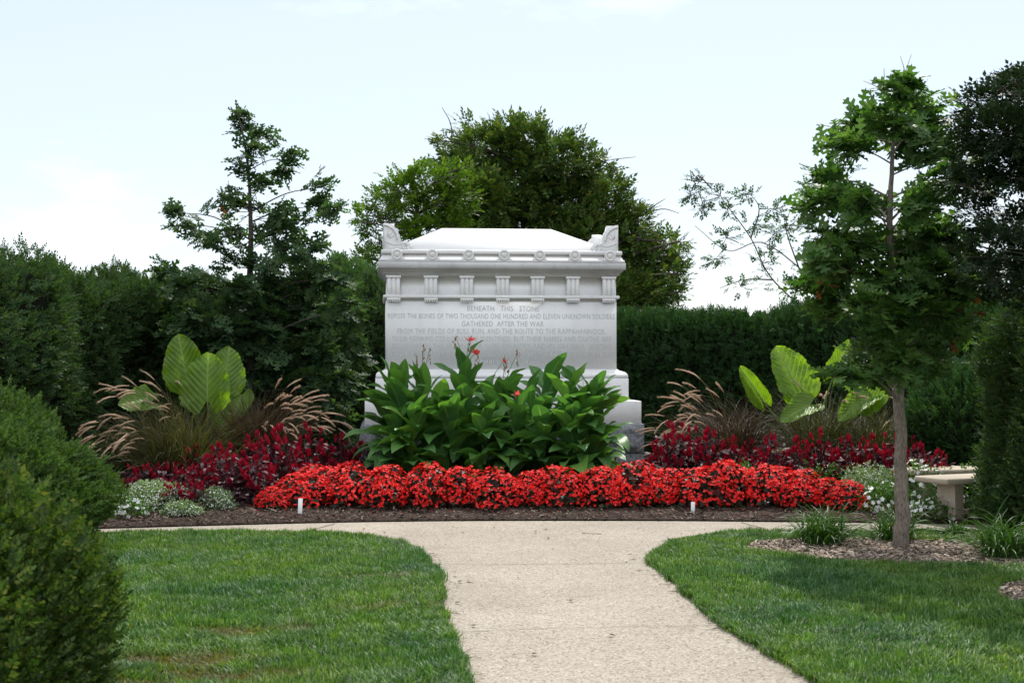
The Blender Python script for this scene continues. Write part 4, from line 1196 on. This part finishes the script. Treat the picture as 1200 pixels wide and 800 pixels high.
# ------------------------------------------------------------------ hedges and shrubs
def hedge(name, label, cat, path, hw, h, m, dens, ss, seed, lump=.2, group=None, p=4.0):
    r = np.random.RandomState(seed)
    pp = np.array(smooth_poly(path, 12)); seg = np.linalg.norm(np.diff(pp, axis=0), axis=1); S = np.r_[0, np.cumsum(seg)]; LEN = S[-1]
    th = np.linspace(0, PI, 400); c, s_ = np.cos(th), np.sin(th)
    cx = np.sign(c) * np.abs(c) ** (2 / p) * hw; cz_ = np.abs(s_) ** (2 / p) * h
    arc = np.r_[0, np.cumsum(np.hypot(np.diff(cx), np.diff(cz_)))]; PER = arc[-1]
    def surf(s, a, off):
        u = np.interp(s, S, pp[:, 0]); v = np.interp(s, S, pp[:, 1])
        tx_ = np.interp(s + .05, S, pp[:, 0]) - np.interp(s - .05, S, pp[:, 0]); ty_ = np.interp(s + .05, S, pp[:, 1]) - np.interp(s - .05, S, pp[:, 1])
        l = np.hypot(tx_, ty_); sx, sy = ty_ / l, -tx_ / l
        ox = np.interp(a, arc, cx); oz = np.interp(a, arc, cz_)
        nx_ = np.sign(ox) * np.abs(ox / hw) ** (p - 1) / hw; nz_ = np.abs(oz / h) ** (p - 1) / h
        nl = np.hypot(nx_, nz_) + 1e-9; nx_ /= nl; nz_ /= nl
        P = np.stack([u + sx * ox, v + sy * ox, oz], -1); Nn = np.stack([sx * nx_, sy * nx_, nz_], -1)
        endf = np.clip(np.minimum(s, LEN - s) / .6, 0, 1) ** .5
        q = np.stack([u, v, P[..., 2] * 0 + 0], -1)
        P = q + (P - q) * np.stack([endf, endf, .5 + .5 * endf], -1)
        dsp = lump * (noise(P, .95, seed) + .55 * noise(P, .42, seed + 4)) + off
        return P + Nn * dsp[..., None], Nn
    t = thing(name, label, cat, (float(pp[len(pp) // 2][0]), float(pp[len(pp) // 2][1]), 0), 0, group)
    L0 = np.array(t.location)
    n = int(LEN * PER * dens)
    s = r.uniform(0, LEN, n); a = r.uniform(0, PER, n)
    P, Nn = surf(s, a, r.uniform(-.2, .05, n) * (ss / .12))
    ok = P[:, 2] > .03; P = P[ok]; Nn = Nn[ok]; n = len(P)
    # bare pockets: fewer sprigs in the hollows
    ok = r.rand(n) < .3 + 1.3 * (noise(P, .3, seed + 9) * .5 + .5); P = P[ok]; Nn = Nn[ok]; n = len(P)
    d = unit(Nn * .8 + sphere_dirs(n, r) * .75 + [0, 0, .35])
    b = MB(); scatter_mix(b, T_SPRIG if ss > .1 else T_BOX, P - L0, d, unit(Nn + sphere_dirs(n, r) * .7 + [0, 0, .4]), r.uniform(.7, 1.25, n) * ss, r)
    # sprays that stick out at the top
    k = n // 40; i = r.choice(np.where(Nn[:, 2] > .3)[0], k); 
    b.scatter(T_SPRIG[0], (P - L0)[i] + Nn[i] * .03, unit(Nn[i] * .5 + [0, 0, 1] + sphere_dirs(k, r) * .3), sphere_dirs(k, r), r.uniform(.7, 1.35, k) * ss)
    b.build('foliage', m, t)
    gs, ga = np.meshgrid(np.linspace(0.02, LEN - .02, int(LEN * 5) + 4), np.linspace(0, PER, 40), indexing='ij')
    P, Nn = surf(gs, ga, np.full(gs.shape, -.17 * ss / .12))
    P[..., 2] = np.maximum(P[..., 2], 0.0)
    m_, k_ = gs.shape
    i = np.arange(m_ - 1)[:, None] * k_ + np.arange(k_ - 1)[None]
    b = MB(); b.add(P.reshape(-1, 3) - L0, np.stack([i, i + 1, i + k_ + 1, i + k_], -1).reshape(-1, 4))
    b.build('branches', M['core'], t, True)  # solid dark core added to stop light passing through, no modelled branches
    return t


def shrub(name, label, cat, c, rad, h, m, n, ss, seed, lump=.12, p=2.6, T=None, zlow=.05, inner=.16):
    r = np.random.RandomState(seed); t = thing(name, label, cat, (c[0], c[1], 0))
    rad = np.array(rad, float)
    def surf(d, off):
        q = (np.abs(d[..., 0] / rad[0]) ** p + np.abs(d[..., 1] / rad[1]) ** p + np.abs(d[..., 2] / h) ** p) ** (-1 / p)
        P = d * q[..., None]
        N_ = unit(np.sign(d) * np.abs(P / np.array([rad[0], rad[1], h])) ** (p - 1) / np.array([rad[0], rad[1], h]))
        dsp = lump * (noise(P + [c[0], c[1], 0], .7, seed) + .6 * noise(P, .3, seed + 5)) + off
        return P + N_ * dsp[..., None], N_
    d = sphere_dirs(int(n * 1.6), r, 0.0); d[:, 2] -= 0.03
    P, N_ = surf(d, r.uniform(-inner, .04, len(d))); P = P + [0, 0, zlow]
    ok = (r.rand(len(P)) < .5 + .8 * (noise(P, .25, seed + 9) * .5 + .5)); P = P[ok]; N_ = N_[ok]
    k = len(P)
    b = MB(); scatter_mix(b, T or T_BOX, P, unit(N_ * .8 + sphere_dirs(k, r) * .7 + [0, 0, .4]), unit(N_ + sphere_dirs(k, r) * .7 + [0, 0, .5]), r.uniform(.65, 1.25, k) * ss, r)
    i = r.choice(k, k // 16)
    b.scatter((T or T_BOX)[0], P[i] + N_[i] * .02, unit(N_[i] + [0, 0, .8] + sphere_dirs(len(i), r) * .3), sphere_dirs(len(i), r), r.uniform(1.1, 1.7, len(i)) * ss)
    b.build('foliage', m, t)
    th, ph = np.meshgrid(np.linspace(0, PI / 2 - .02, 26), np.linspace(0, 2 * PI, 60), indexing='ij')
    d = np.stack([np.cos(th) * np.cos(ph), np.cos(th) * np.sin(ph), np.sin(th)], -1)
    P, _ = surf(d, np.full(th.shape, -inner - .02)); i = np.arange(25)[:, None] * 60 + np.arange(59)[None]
    b = MB(); b.add(P.reshape(-1, 3), np.stack([i, i + 1, i + 61, i + 60], -1).reshape(-1, 4)); b.build('branches', M['core'], t, True)  # added opaque core behind the leaves, blocks light through the shrub
    return t


hedge('yew_hedge', 'tall dark clipped evergreen hedge at the left behind the elephant ear', 'hedge', [(-6.9, 12.6), (-6.75, 15), (-6.3, 18.0), (-5.0, 21.0), (-2.2, 23.2), (0.6, 24.2)], .85, 2.72, M['yew'], 760, .125, 301, .38)
hedge('yew_hedge', 'tall dark clipped evergreen hedge to the right behind the celosia and grasses', 'hedge', [(-0.6, 24.9), (1.4, 24.5), (3.4, 23.9), (5.6, 22.4), (7.6, 19.8), (8.3, 17.0)], .85, 2.5, M['yew_back'], 760, .125, 302, .17)
shrub('boxwood_bush', 'blurred light green clipped bush at the lower left corner, nearest to the viewer', 'bush', (-2.8, 5.6), (1.12, 1.25), 1.1, M['box'], 21000, .085, 303, .17, 2.3, None, .05, .26)
shrub('boxwood_bush', 'rounded green bush behind the nearest one at the left border of the lawn', 'bush', (-4.86, 11.2), (1.25, 1.7), 1.34, M['box_far'], 34000, .082, 304, .24, 2.2, None, .05, .24)
shrub('evergreen_shrub', 'big rounded dark evergreen shrub at the right border beside the bench', 'shrub', (5.86, 13.0), (1.2, 1.1), 2.25, M['yew'], 27000, .09, 305, .16, 4.2, None, .16, .2)
shrub('evergreen_shrub', 'low green shrub tucked behind the bench beneath the big dark one', 'shrub', (5.6, 16.6), (.9, .9), 1.5, M['yew_back'], 5000, .13, 306, .12, 2.4, None, .05, .15)

# ------------------------------------------------------------------ trees
def tree(name, label, trunk, rad, blobs, Ts, m, per_m3, sc, seed, bark, group=None, twig=.006, out=.55, up=.35, limb=1.0, dead=None, extra_twigs=(), twigs_per=5, nmin=4, hollow=.45, limbs_only=None):
    """blobs: (centre, (rx, ry, rz)) leaf clusters at the end of limbs"""
    r = np.random.RandomState(seed); trunk = np.array(trunk, float); L0 = trunk[0].copy(); L0[2] = 0
    t = thing(name, label, 'tree', tuple(L0), 0, group)
    bt = MB(); tp = np.array(smooth_poly([p for p in trunk], 6)); tr = np.interp(np.linspace(0, 1, len(tp)), np.linspace(0, 1, len(rad)), rad)
    tp = tp + np.c_[r.randn(len(tp), 2) * .12 * tr[:, None], np.zeros(len(tp))]
    bt.tube(tp - L0, tr, 9)
    bl = MB(); bd = MB()
    boughs = np.concatenate([np.array(smooth_poly(q, 8)) for q in extra_twigs]) if limbs_only else None
    for bl0 in blobs:
        c = np.array(bl0[0]); R = np.array(bl0[1]); kd = bl0[2] if len(bl0) > 2 else 1.0
        # limb from the trunk, or from the nearest bough
        want = c[2] - .32 * np.hypot(*(c[:2] - np.array([np.interp(c[2], tp[:, 2], tp[:, 0]), np.interp(c[2], tp[:, 2], tp[:, 1])])))
        if boughs is not None:
            i = int(np.argmin(np.linalg.norm(boughs - c, axis=1))); a = boughs[i]
        else: i = int(np.argmin(np.abs(tp[:, 2] - np.clip(want, tp[0, 2] + .25 * (tp[-1, 2] - tp[0, 2]), tp[-1, 2]))))
        a = tp[i] if boughs is None else a; m1 = a * .5 + c * .5 + [0, 0, .06 * np.linalg.norm(c - a)] + r.randn(3) * .04 * np.linalg.norm(c - a)
        P = np.array(smooth_poly([a, m1, c], 5)); r0 = min((tr[i] if boughs is None else .02) * .6, .012 * limb + .016 * limb * np.linalg.norm(c - a))
        bt.tube(P - L0, np.linspace(r0, r0 * .4, len(P)), 5)
        n = max(int(nmin * kd), int(kd * per_m3 * R[0] * R[1] * R[2] * 4.19))
        d = sphere_dirs(n, r); q = hollow + (1 - hollow) * r.rand(n) ** .6
        Q = c + d * R * (q * (1 + .4 * noise(d + c, .4, seed)))[:, None]
        # most twigs carry on outwards
        for k in r.choice(n, min(twigs_per, n), replace=False):
            mid = (c + Q[k]) / 2 + r.randn(3) * .05 * R; bt.tube(np.array([c, mid, Q[k]]) - L0, [r0 * .4, twig, twig * .6], 4)
        h = unit((c - a) * [1, 1, .3])
        dirs = unit(d * out + h * .35 + sphere_dirs(n, r) * .45 + [0, 0, up * .6])
        nn = unit(np.array([0, 0, 1.0]) + d * .35 + sphere_dirs(n, r) * .45)
        scatter_mix(bl, Ts, Q - L0, dirs, nn, r.uniform(*sc, n), r)
    for pts in extra_twigs:
        P = np.array(smooth_poly(pts, 5)); bt.tube(P - L0, np.linspace(twig * 1.6, twig * .5, len(P)), 4)
    bt.build('trunk', bark, t, True)
    bl.build('crown', m, t)
    if dead:
        for c in dead:
            N = 5; bd.scatter(T_OAK, np.repeat([np.array(c)], N, 0) + r.randn(N, 3) * .03 - L0, unit(sphere_dirs(N, r) + [0, -.3, -.6]), sphere_dirs(N, r), r.uniform(.09, .14, N))
        bd.build('dead_leaves', M['oak_dead'], t)
    return t


def zb(zx, zy, rx, ry, sc, ox, oy, d, dz=0.0, deep=1.0, grow=1.22):
    """leaf cluster measured in the photo -> centre and radii at its distance"""
    D = d + dz; c = W(ox + zx / sc, oy + zy / sc, D); k = D / FPX / sc * grow
    return c, (rx * k, .5 * (rx + ry) * k * deep, ry * k)


# young oak in the lawn
D0 = 2560 / (645 - 428)
r = np.random.RandomState(5)
A = [(560, 112, 45, 34), (620, 160, 58, 42), (545, 190, 50, 36), (468, 212, 76, 40), (425, 255, 52, 36), (590, 235, 48, 34), (655, 225, 46, 36), (660, 275, 60, 38), (722, 325, 52, 36), (640, 345, 52, 34), (600, 395, 40, 24),
     (352, 388, 62, 34), (430, 368, 56, 30), (480, 400, 44, 32), (415, 470, 58, 40), (375, 520, 40, 40), (470, 500, 48, 34), (505, 565, 58, 42), (600, 470, 66, 40), (680, 470, 56, 40), (735, 540, 60, 44), (650, 550, 66, 46), (700, 600, 66, 40),
     (575, 600, 40, 36), (775, 595, 36, 34), (640, 650, 66, 36), (540, 660, 44, 30), (600, 710, 50, 36), (455, 765, 56, 34), (520, 740, 60, 38), (560, 770, 46, 34), (665, 735, 56, 36), (620, 780, 44, 30), (700, 690, 50, 30), (430, 800, 40, 20), (420, 548, 46, 36), (480, 640, 42, 36), (505, 700, 44, 32), (560, 530, 40, 34)]
bl_ = []
for (x, y, a, b_) in A:
    bl_.append(zb(x, y, a, b_, 2.052, 780, 50, D0, r.uniform(-.5, .6), 1.0))
for (x, y, a, b_) in A[6:34:2]:                                            # far side of the crown
    bl_.append(zb(1090 - x + r.uniform(-40, 40), y + r.uniform(-25, 25), a * .9, b_ * .9, 2.052, 780, 50, D0, r.uniform(.5, .95), 1.0) if not (250 < y < 520) else zb(545 + (545 - x) * .9, y, a * .8, b_ * .7, 2.052, 780, 50, D0, .8, 1.0))
trunk = [W(1057, 648, D0), W(1056, 560, D0), W(1053, 450, D0 + .02), W(1046, 340, D0 + .03), W(1043, 260, D0), W(1046, 180, D0), W(1052, 120, D0)]
tw = [[W(1052, 125, D0), W(1056, 100, D0), W(1068, 64, D0)], [W(1057, 98, D0), W(1060, 84, D0), W(1055, 66, D0)], [W(1050, 115, D0), W(1030, 103, D0), W(1012, 95, D0)], [W(1034, 105, D0), W(1036, 92, D0), W(1036, 80, D0)]]
tree('young_oak', 'slender young oak in the mulch ring on the right lawn, bare twigs at its top', trunk, [.075, .056, .046, .034, .026, .017, .007], bl_, T_OAKROS, M['oak'], 460, (.13, .20), 401, M['bark'], None, .004, .5, .3, .42,
     [W(1137, 357, D0 - .3), W(1119, 397, D0 - .3), W(1058, 338, D0 - .2), W(966, 332, D0 - .1)], tw, 7, 14, .1)

# oak behind the left bed
D1 = 19.2
B1 = [(752, 45, 26, 28), (755, 85, 40, 34), (832, 110, 38, 34), (790, 150, 34, 26), (755, 185, 32, 30), (900, 180, 42, 34), (880, 225, 26, 20), (815, 262, 26, 22), (700, 300, 58, 36), (575, 385, 46, 30), (640, 425, 56, 40), (720, 400, 56, 42), (690, 470, 56, 34), (790, 340, 56, 40),
      (870, 360, 60, 46), (850, 430, 66, 44), (930, 400, 56, 44), (1015, 265, 28, 50), (1040, 340, 38, 26), (985, 325, 30, 30), (950, 480, 60, 40), (860, 510, 66, 36), (770, 500, 40, 30), (1000, 450, 30, 26), (545, 345, 18, 14)]
B2 = [(520, 520, 50, 36), (570, 570, 66, 46), (650, 590, 70, 50), (740, 590, 76, 50), (830, 590, 76, 50), (920, 570, 76, 50), (1000, 560, 70, 50), (1060, 560, 60, 46), (540, 650, 60, 50), (620, 690, 80, 60), (720, 690, 86, 60), (820, 690, 86, 60), (920, 680, 86, 60), (1010, 670, 86, 60), (1090, 660, 60, 60),
      (560, 740, 60, 50), (680, 790, 86, 56), (790, 790, 86, 56), (900, 790, 86, 56), (1000, 780, 86, 56), (1090, 770, 66, 56), (620, 840, 60, 40), (740, 890, 86, 56), (850, 890, 86, 56), (960, 890, 86, 56), (1060, 880, 76, 56), (780, 980, 76, 50), (880, 990, 86, 50), (980, 990, 86, 50), (1070, 980, 60, 50), (960, 1060, 60, 40), (1060, 1070, 60, 40), (880, 1060, 50, 36)]
bl_ = [(*zb(x, y, a, b_, 2.667, 0, 120, D1, r.uniform(-.35, .35), 1.0, 1.3), .75) for x, y, a, b_ in B1] + [zb(x, y, a, b_, 2.667, 0, 120, D1, r.uniform(-.6, .5), 1.2) for x, y, a, b_ in B2]
trunk = [W(292, 540, D1), W(293, 440, D1), W(293, 330, D1), W(294, 260, D1), W(290, 190, D1), W(283, 150, D1), W(278, 132, D1)]
trunk[0][2] = 0
tree('spreading_oak', 'dark green spreading oak with thin open top behind the left flower bed', trunk, [.09, .07, .045, .03, .019, .012, .006], bl_, T_OAKROS, M['oak_far'], 190, (.13, .21), 402, M['bark_dark'], None, .006, .5, .25, .4,
     [W(260, 247, D1 - .3)], (), 5, 12, .1)

# trees beyond the hedge
def blobs_from(lst, d, spread, seed):
    r = np.random.RandomState(seed)
    lst = lst + [(x + a * r.uniform(-1.15, 1.15), y + b_ * r.uniform(-1.2, .7), a * .36, b_ * .36) for x, y, a, b_ in lst for _ in range(2)]
    return [(W(x, y, d + dz_), (a * d / FPX, (a + b_) / 2 * d / FPX, b_ * d / FPX)) for x, y, a, b_ in lst for dz_ in (r.uniform(-spread, spread),)]


def std_trunk(px, d, top, n=5):
    p = [W(px, y, d) for y in np.linspace(0, 1, n) * 0]
    zt = W(px, top, d)[2]
    return [np.array([p[0][0] + .05 * math.sin(i), d, zt * i / (n - 1)]) for i in range(n)]
C1 = [(615, 165, 34, 24), (570, 175, 32, 26), (660, 185, 34, 26), (540, 200, 28, 24), (690, 205, 28, 24), (610, 215, 50, 36), (560, 235, 40, 34), (660, 235, 46, 36), (712, 240, 28, 30), (740, 268, 26, 26), (600, 270, 60, 40), (690, 280, 46, 36), (760, 300, 26, 26), (730, 320, 40, 34), (550, 280, 40, 36), (790, 290, 14, 18), (785, 320, 16, 26), (770, 345, 24, 26), (640, 330, 70, 40), (720, 360, 50, 40), (535, 175, 12, 10), (600, 148, 16, 10), (520, 165, 8, 6)]
tw = [[W(690, 195, 38), W(712, 188, 38), W(745, 184, 38)], [W(710, 190, 38), W(722, 200, 38), W(732, 206, 38)], [W(530, 170, 38), W(528, 145, 38), W(518, 126, 38)], [W(745, 255, 38), W(775, 245, 38), W(796, 250, 38)], [W(755, 250, 38), W(768, 240, 38), W(780, 233, 38)]]
tree('broadleaf_tree', 'big olive green broadleaf tree standing right behind the tomb', std_trunk(625, 38, 190), [.3, .26, .2, .14, .06], blobs_from(C1, 38, 1.0, 1), T_TREE, M['tree_mid'], 260, (.22, .4), 403, M['bark_dark'], None, .014, .7, .2, .9, None, tw, 5, 8, .3)
C2 = [(470, 225, 26, 18), (495, 210, 20, 16), (450, 240, 22, 18), (430, 255, 14, 16), (480, 250, 34, 20), (515, 240, 26, 28), (440, 270, 18, 12), (500, 275, 30, 20), (530, 270, 24, 24), (535, 235, 24, 24), (525, 205, 16, 14), (470, 272, 16, 10), (440, 305, 22, 20), (425, 320, 22, 16)]
tree('broadleaf_tree', 'bright yellow green tree just left of the tomb lid', std_trunk(490, 34, 240), [.2, .17, .13, .1, .05], blobs_from(C2, 34, .7, 2), T_TREE, M['tree_lime'], 330, (.18, .3), 404, M['bark_dark'], None, .012, .7, .15, .8, None, (), 5, 8, .3)
C3 = [(400, 320, 28, 22), (425, 335, 28, 26), (385, 345, 30, 26), (420, 370, 34, 30), (440, 345, 16, 24), (390, 390, 36, 30), (430, 410, 24, 34), (360, 330, 24, 16), (350, 350, 26, 20)]
tree('broadleaf_tree', 'soft mid green tree filling the gap between the spreading oak and the tomb', std_trunk(405, 25.8, 330), [.12, .1, .08, .06, .03], blobs_from(C3, 25.8, .4, 3), T_TREE, M['tree_soft'], 800, (.14, .22), 405, M['bark_dark'], None, .008, .7, .15, 1.0, None, (), 5, 8, .3)
C4 = [(1185, 115, 34, 22), (1150, 125, 24, 18), (1215, 110, 40, 30), (1135, 150, 20, 18), (1170, 155, 40, 26), (1210, 160, 40, 30), (1140, 185, 26, 22), (1185, 195, 40, 24), (1125, 215, 20, 18), (1160, 215, 26, 16), (1220, 205, 34, 20), (1145, 255, 28, 18), (1185, 265, 34, 18), (1220, 262, 34, 22), (1165, 290, 34, 20), (1205, 300, 34, 26), (1185, 325, 30, 20), (1150, 320, 24, 14), (1215, 345, 34, 22), (1260, 150, 50, 50), (1260, 240, 50, 50), (1260, 330, 50, 40), (1130, 300, 16, 14), (1190, 98, 12, 8), (1165, 112, 10, 8), (1330, 150, 60, 50), (1330, 240, 60, 50), (1400, 180, 56, 50), (1390, 270, 56, 50), (1310, 80, 56, 40), (1340, 320, 50, 40), (1440, 230, 50, 50), (1270, 100, 40, 36)]
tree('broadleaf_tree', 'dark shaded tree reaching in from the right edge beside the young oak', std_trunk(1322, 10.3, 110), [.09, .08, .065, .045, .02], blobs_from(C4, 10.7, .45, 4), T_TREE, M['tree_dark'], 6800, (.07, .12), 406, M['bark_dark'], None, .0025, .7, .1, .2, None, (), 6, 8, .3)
C5 = [(80, 335, 34, 16), (130, 370, 30, 18), (60, 365, 20, 10), (195, 365, 26, 12), (150, 400, 24, 16), (210, 435, 30, 20), (145, 470, 36, 16), (260, 400, 26, 14), (265, 455, 30, 22), (230, 530, 28, 26), (300, 440, 28, 20), (250, 500, 26, 20), (330, 510, 34, 30), (350, 560, 34, 24), (180, 585, 40, 14), (400, 330, 40, 16), (350, 350, 26, 12), (420, 300, 40, 20), (380, 460, 40, 26), (410, 540, 40, 30), (300, 590, 40, 16), (120, 520, 22, 10), (90, 400, 20, 12)]
bl_ = [zb(x, y, a, b_, 2.052, 780, 50, 30, r.uniform(-.4, .4), 1.0) for x, y, a, b_ in C5]
Z5 = lambda x, y: W(780 + x / 2.052, 50 + y / 2.052, 30)
tw = [[Z5(330, 640), Z5(250, 560), Z5(205, 470), Z5(150, 395), Z5(110, 350), Z5(45, 375)], [Z5(400, 620), Z5(320, 540), Z5(230, 480), Z5(150, 500), Z5(70, 440)], [Z5(205, 470), Z5(225, 400), Z5(200, 360)], [Z5(420, 560), Z5(390, 430), Z5(430, 300)], [Z5(320, 540), Z5(290, 450), Z5(300, 400)], [Z5(110, 350), Z5(80, 320), Z5(70, 330)], [Z5(260, 570), Z5(190, 570), Z5(130, 590)]]
tr5 = [np.array([W(985, 400, 30)[0], 30, 0]), np.array([W(980, 400, 30)[0], 30, 1.0]), Z5(430, 640), Z5(440, 560), Z5(440, 480)]
tree('sparse_tree', 'thin leaved tree with see-through branches above the right hedge', tr5, [.12, .1, .07, .05, .02], bl_, T_TREE, M['oak_far'], 62, (.12, .22), 407, M['bark_dark'], None, .012, .7, .1, 1.0, None, tw, 6, 26, .05, True)

# ------------------------------------------------------------------ light, sky, camera
SKY_K, HAZE, CLOUD = 0.58, (4.02, 4.3, 4.7), (5.9, 6.15, 6.5)
SUN_EL, SUN_AZ = math.radians(52), math.radians(14)     # azimuth from +Y towards +X
world = bpy.data.worlds.new('World'); scene.world = world; world.use_nodes = True
nt = world.node_tree; nt.nodes.clear()
ow = nt.nodes.new('ShaderNodeOutputWorld'); bg = nt.nodes.new('ShaderNodeBackground'); sky = nt.nodes.new('ShaderNodeTexSky')
sky.sky_type = 'NISHITA'; sky.sun_disc = False; sky.sun_elevation = SUN_EL; sky.sun_rotation = SUN_AZ
sky.air_density = 1.0; sky.dust_density = 0.5; sky.ozone_density = 1.0; sky.altitude = 50


def wm(op, a, b_=None, clamp=False):
    n = nt.nodes.new('ShaderNodeMath'); n.operation = op; n.use_clamp = clamp
    for i_, v in enumerate((a, b_)):
        if v is None: continue
        if isinstance(v, (int, float)): n.inputs[i_].default_value = v
        else: nt.links.new(v, n.inputs[i_])
    return n.outputs[0]
tc = nt.nodes.new('ShaderNodeTexCoord'); sp = nt.nodes.new('ShaderNodeSeparateXYZ'); nt.links.new(tc.outputs['Generated'], sp.inputs[0])
skyc = mixc(nt, sky.outputs[0], (SKY_K,) * 3, 1.0, 'MULTIPLY')
skyc = mixc(nt, skyc, HAZE, 0.62)                                            # thin milky veil
mp = nt.nodes.new('ShaderNodeMapping'); mp.inputs['Scale'].default_value = (1, 1, 2.4); nt.links.new(tc.outputs['Generated'], mp.inputs[0])
cl = nz(nt, 2.6, 7, 0.6, mp.outputs[0])
high = wm('MULTIPLY', wm('SUBTRACT', sp.outputs[2], 0.48), 3.0, True)       # unseen bright cloud overhead and behind the viewer, added as fill light
back = wm('MULTIPLY', wm('SUBTRACT', 0.55, sp.outputs[1]), 1.2, True)
low = wm('MULTIPLY', wm('SUBTRACT', 0.13, sp.outputs[2]), 3.2, True)        # cloud banks low over the horizon
cov = wm('ADD', wm('MULTIPLY', high, 0.22), wm('ADD', wm('MULTIPLY', back, 0.3), wm('MULTIPLY', low, 0.12)))
mask = ramp(nt, wm('ADD', cl, cov), [(0.58, (0, 0, 0)), (0.86, (1, 1, 1))])
skyc = mixc(nt, skyc, CLOUD, mask)
nt.links.new(skyc, bg.inputs[0]); bg.inputs[1].default_value = 0.15; nt.links.new(bg.outputs[0], ow.inputs[0])
sl = bpy.data.lights.new('sun', 'SUN'); sl.energy = 3.0; sl.angle = math.radians(0.6); sl.color = (1.0, 0.95, 0.87)
so = bpy.data.objects.new('sun', sl); COL.objects.link(so)
sd = Vector((math.sin(SUN_AZ) * math.cos(SUN_EL), math.cos(SUN_AZ) * math.cos(SUN_EL), math.sin(SUN_EL)))
so.rotation_euler = sd.to_track_quat('Z', 'Y').to_euler(); so.location = sd * 60

cam = bpy.data.cameras.new('camera'); co = bpy.data.objects.new('camera', cam); COL.objects.link(co)
co.location = (0, 0, EYE); co.rotation_euler = (PI / 2, 0, 0)
cam.sensor_width = 36; cam.lens = 36 * FPX / 1200; cam.shift_y = (HOR - 400) / 1200; cam.clip_end = 3000; cam.clip_start = .05
cam.dof.use_dof = True; cam.dof.focus_distance = 16.5; cam.dof.aperture_fstop = 5.6
scene.camera = co

vs = scene.view_settings
vs.view_transform = 'Standard'; vs.look = 'None'; vs.exposure = 0.72; vs.gamma = 1.0; vs.use_curve_mapping = False
cy = scene.cycles
cy.max_bounces = 6; cy.diffuse_bounces = 3; cy.glossy_bounces = 2; cy.transmission_bounces = 4; cy.transparent_max_bounces = 4
cy.use_denoising = True; cy.caustics_reflective = False; cy.caustics_refractive = False
cy.sample_clamp_indirect = 4.0
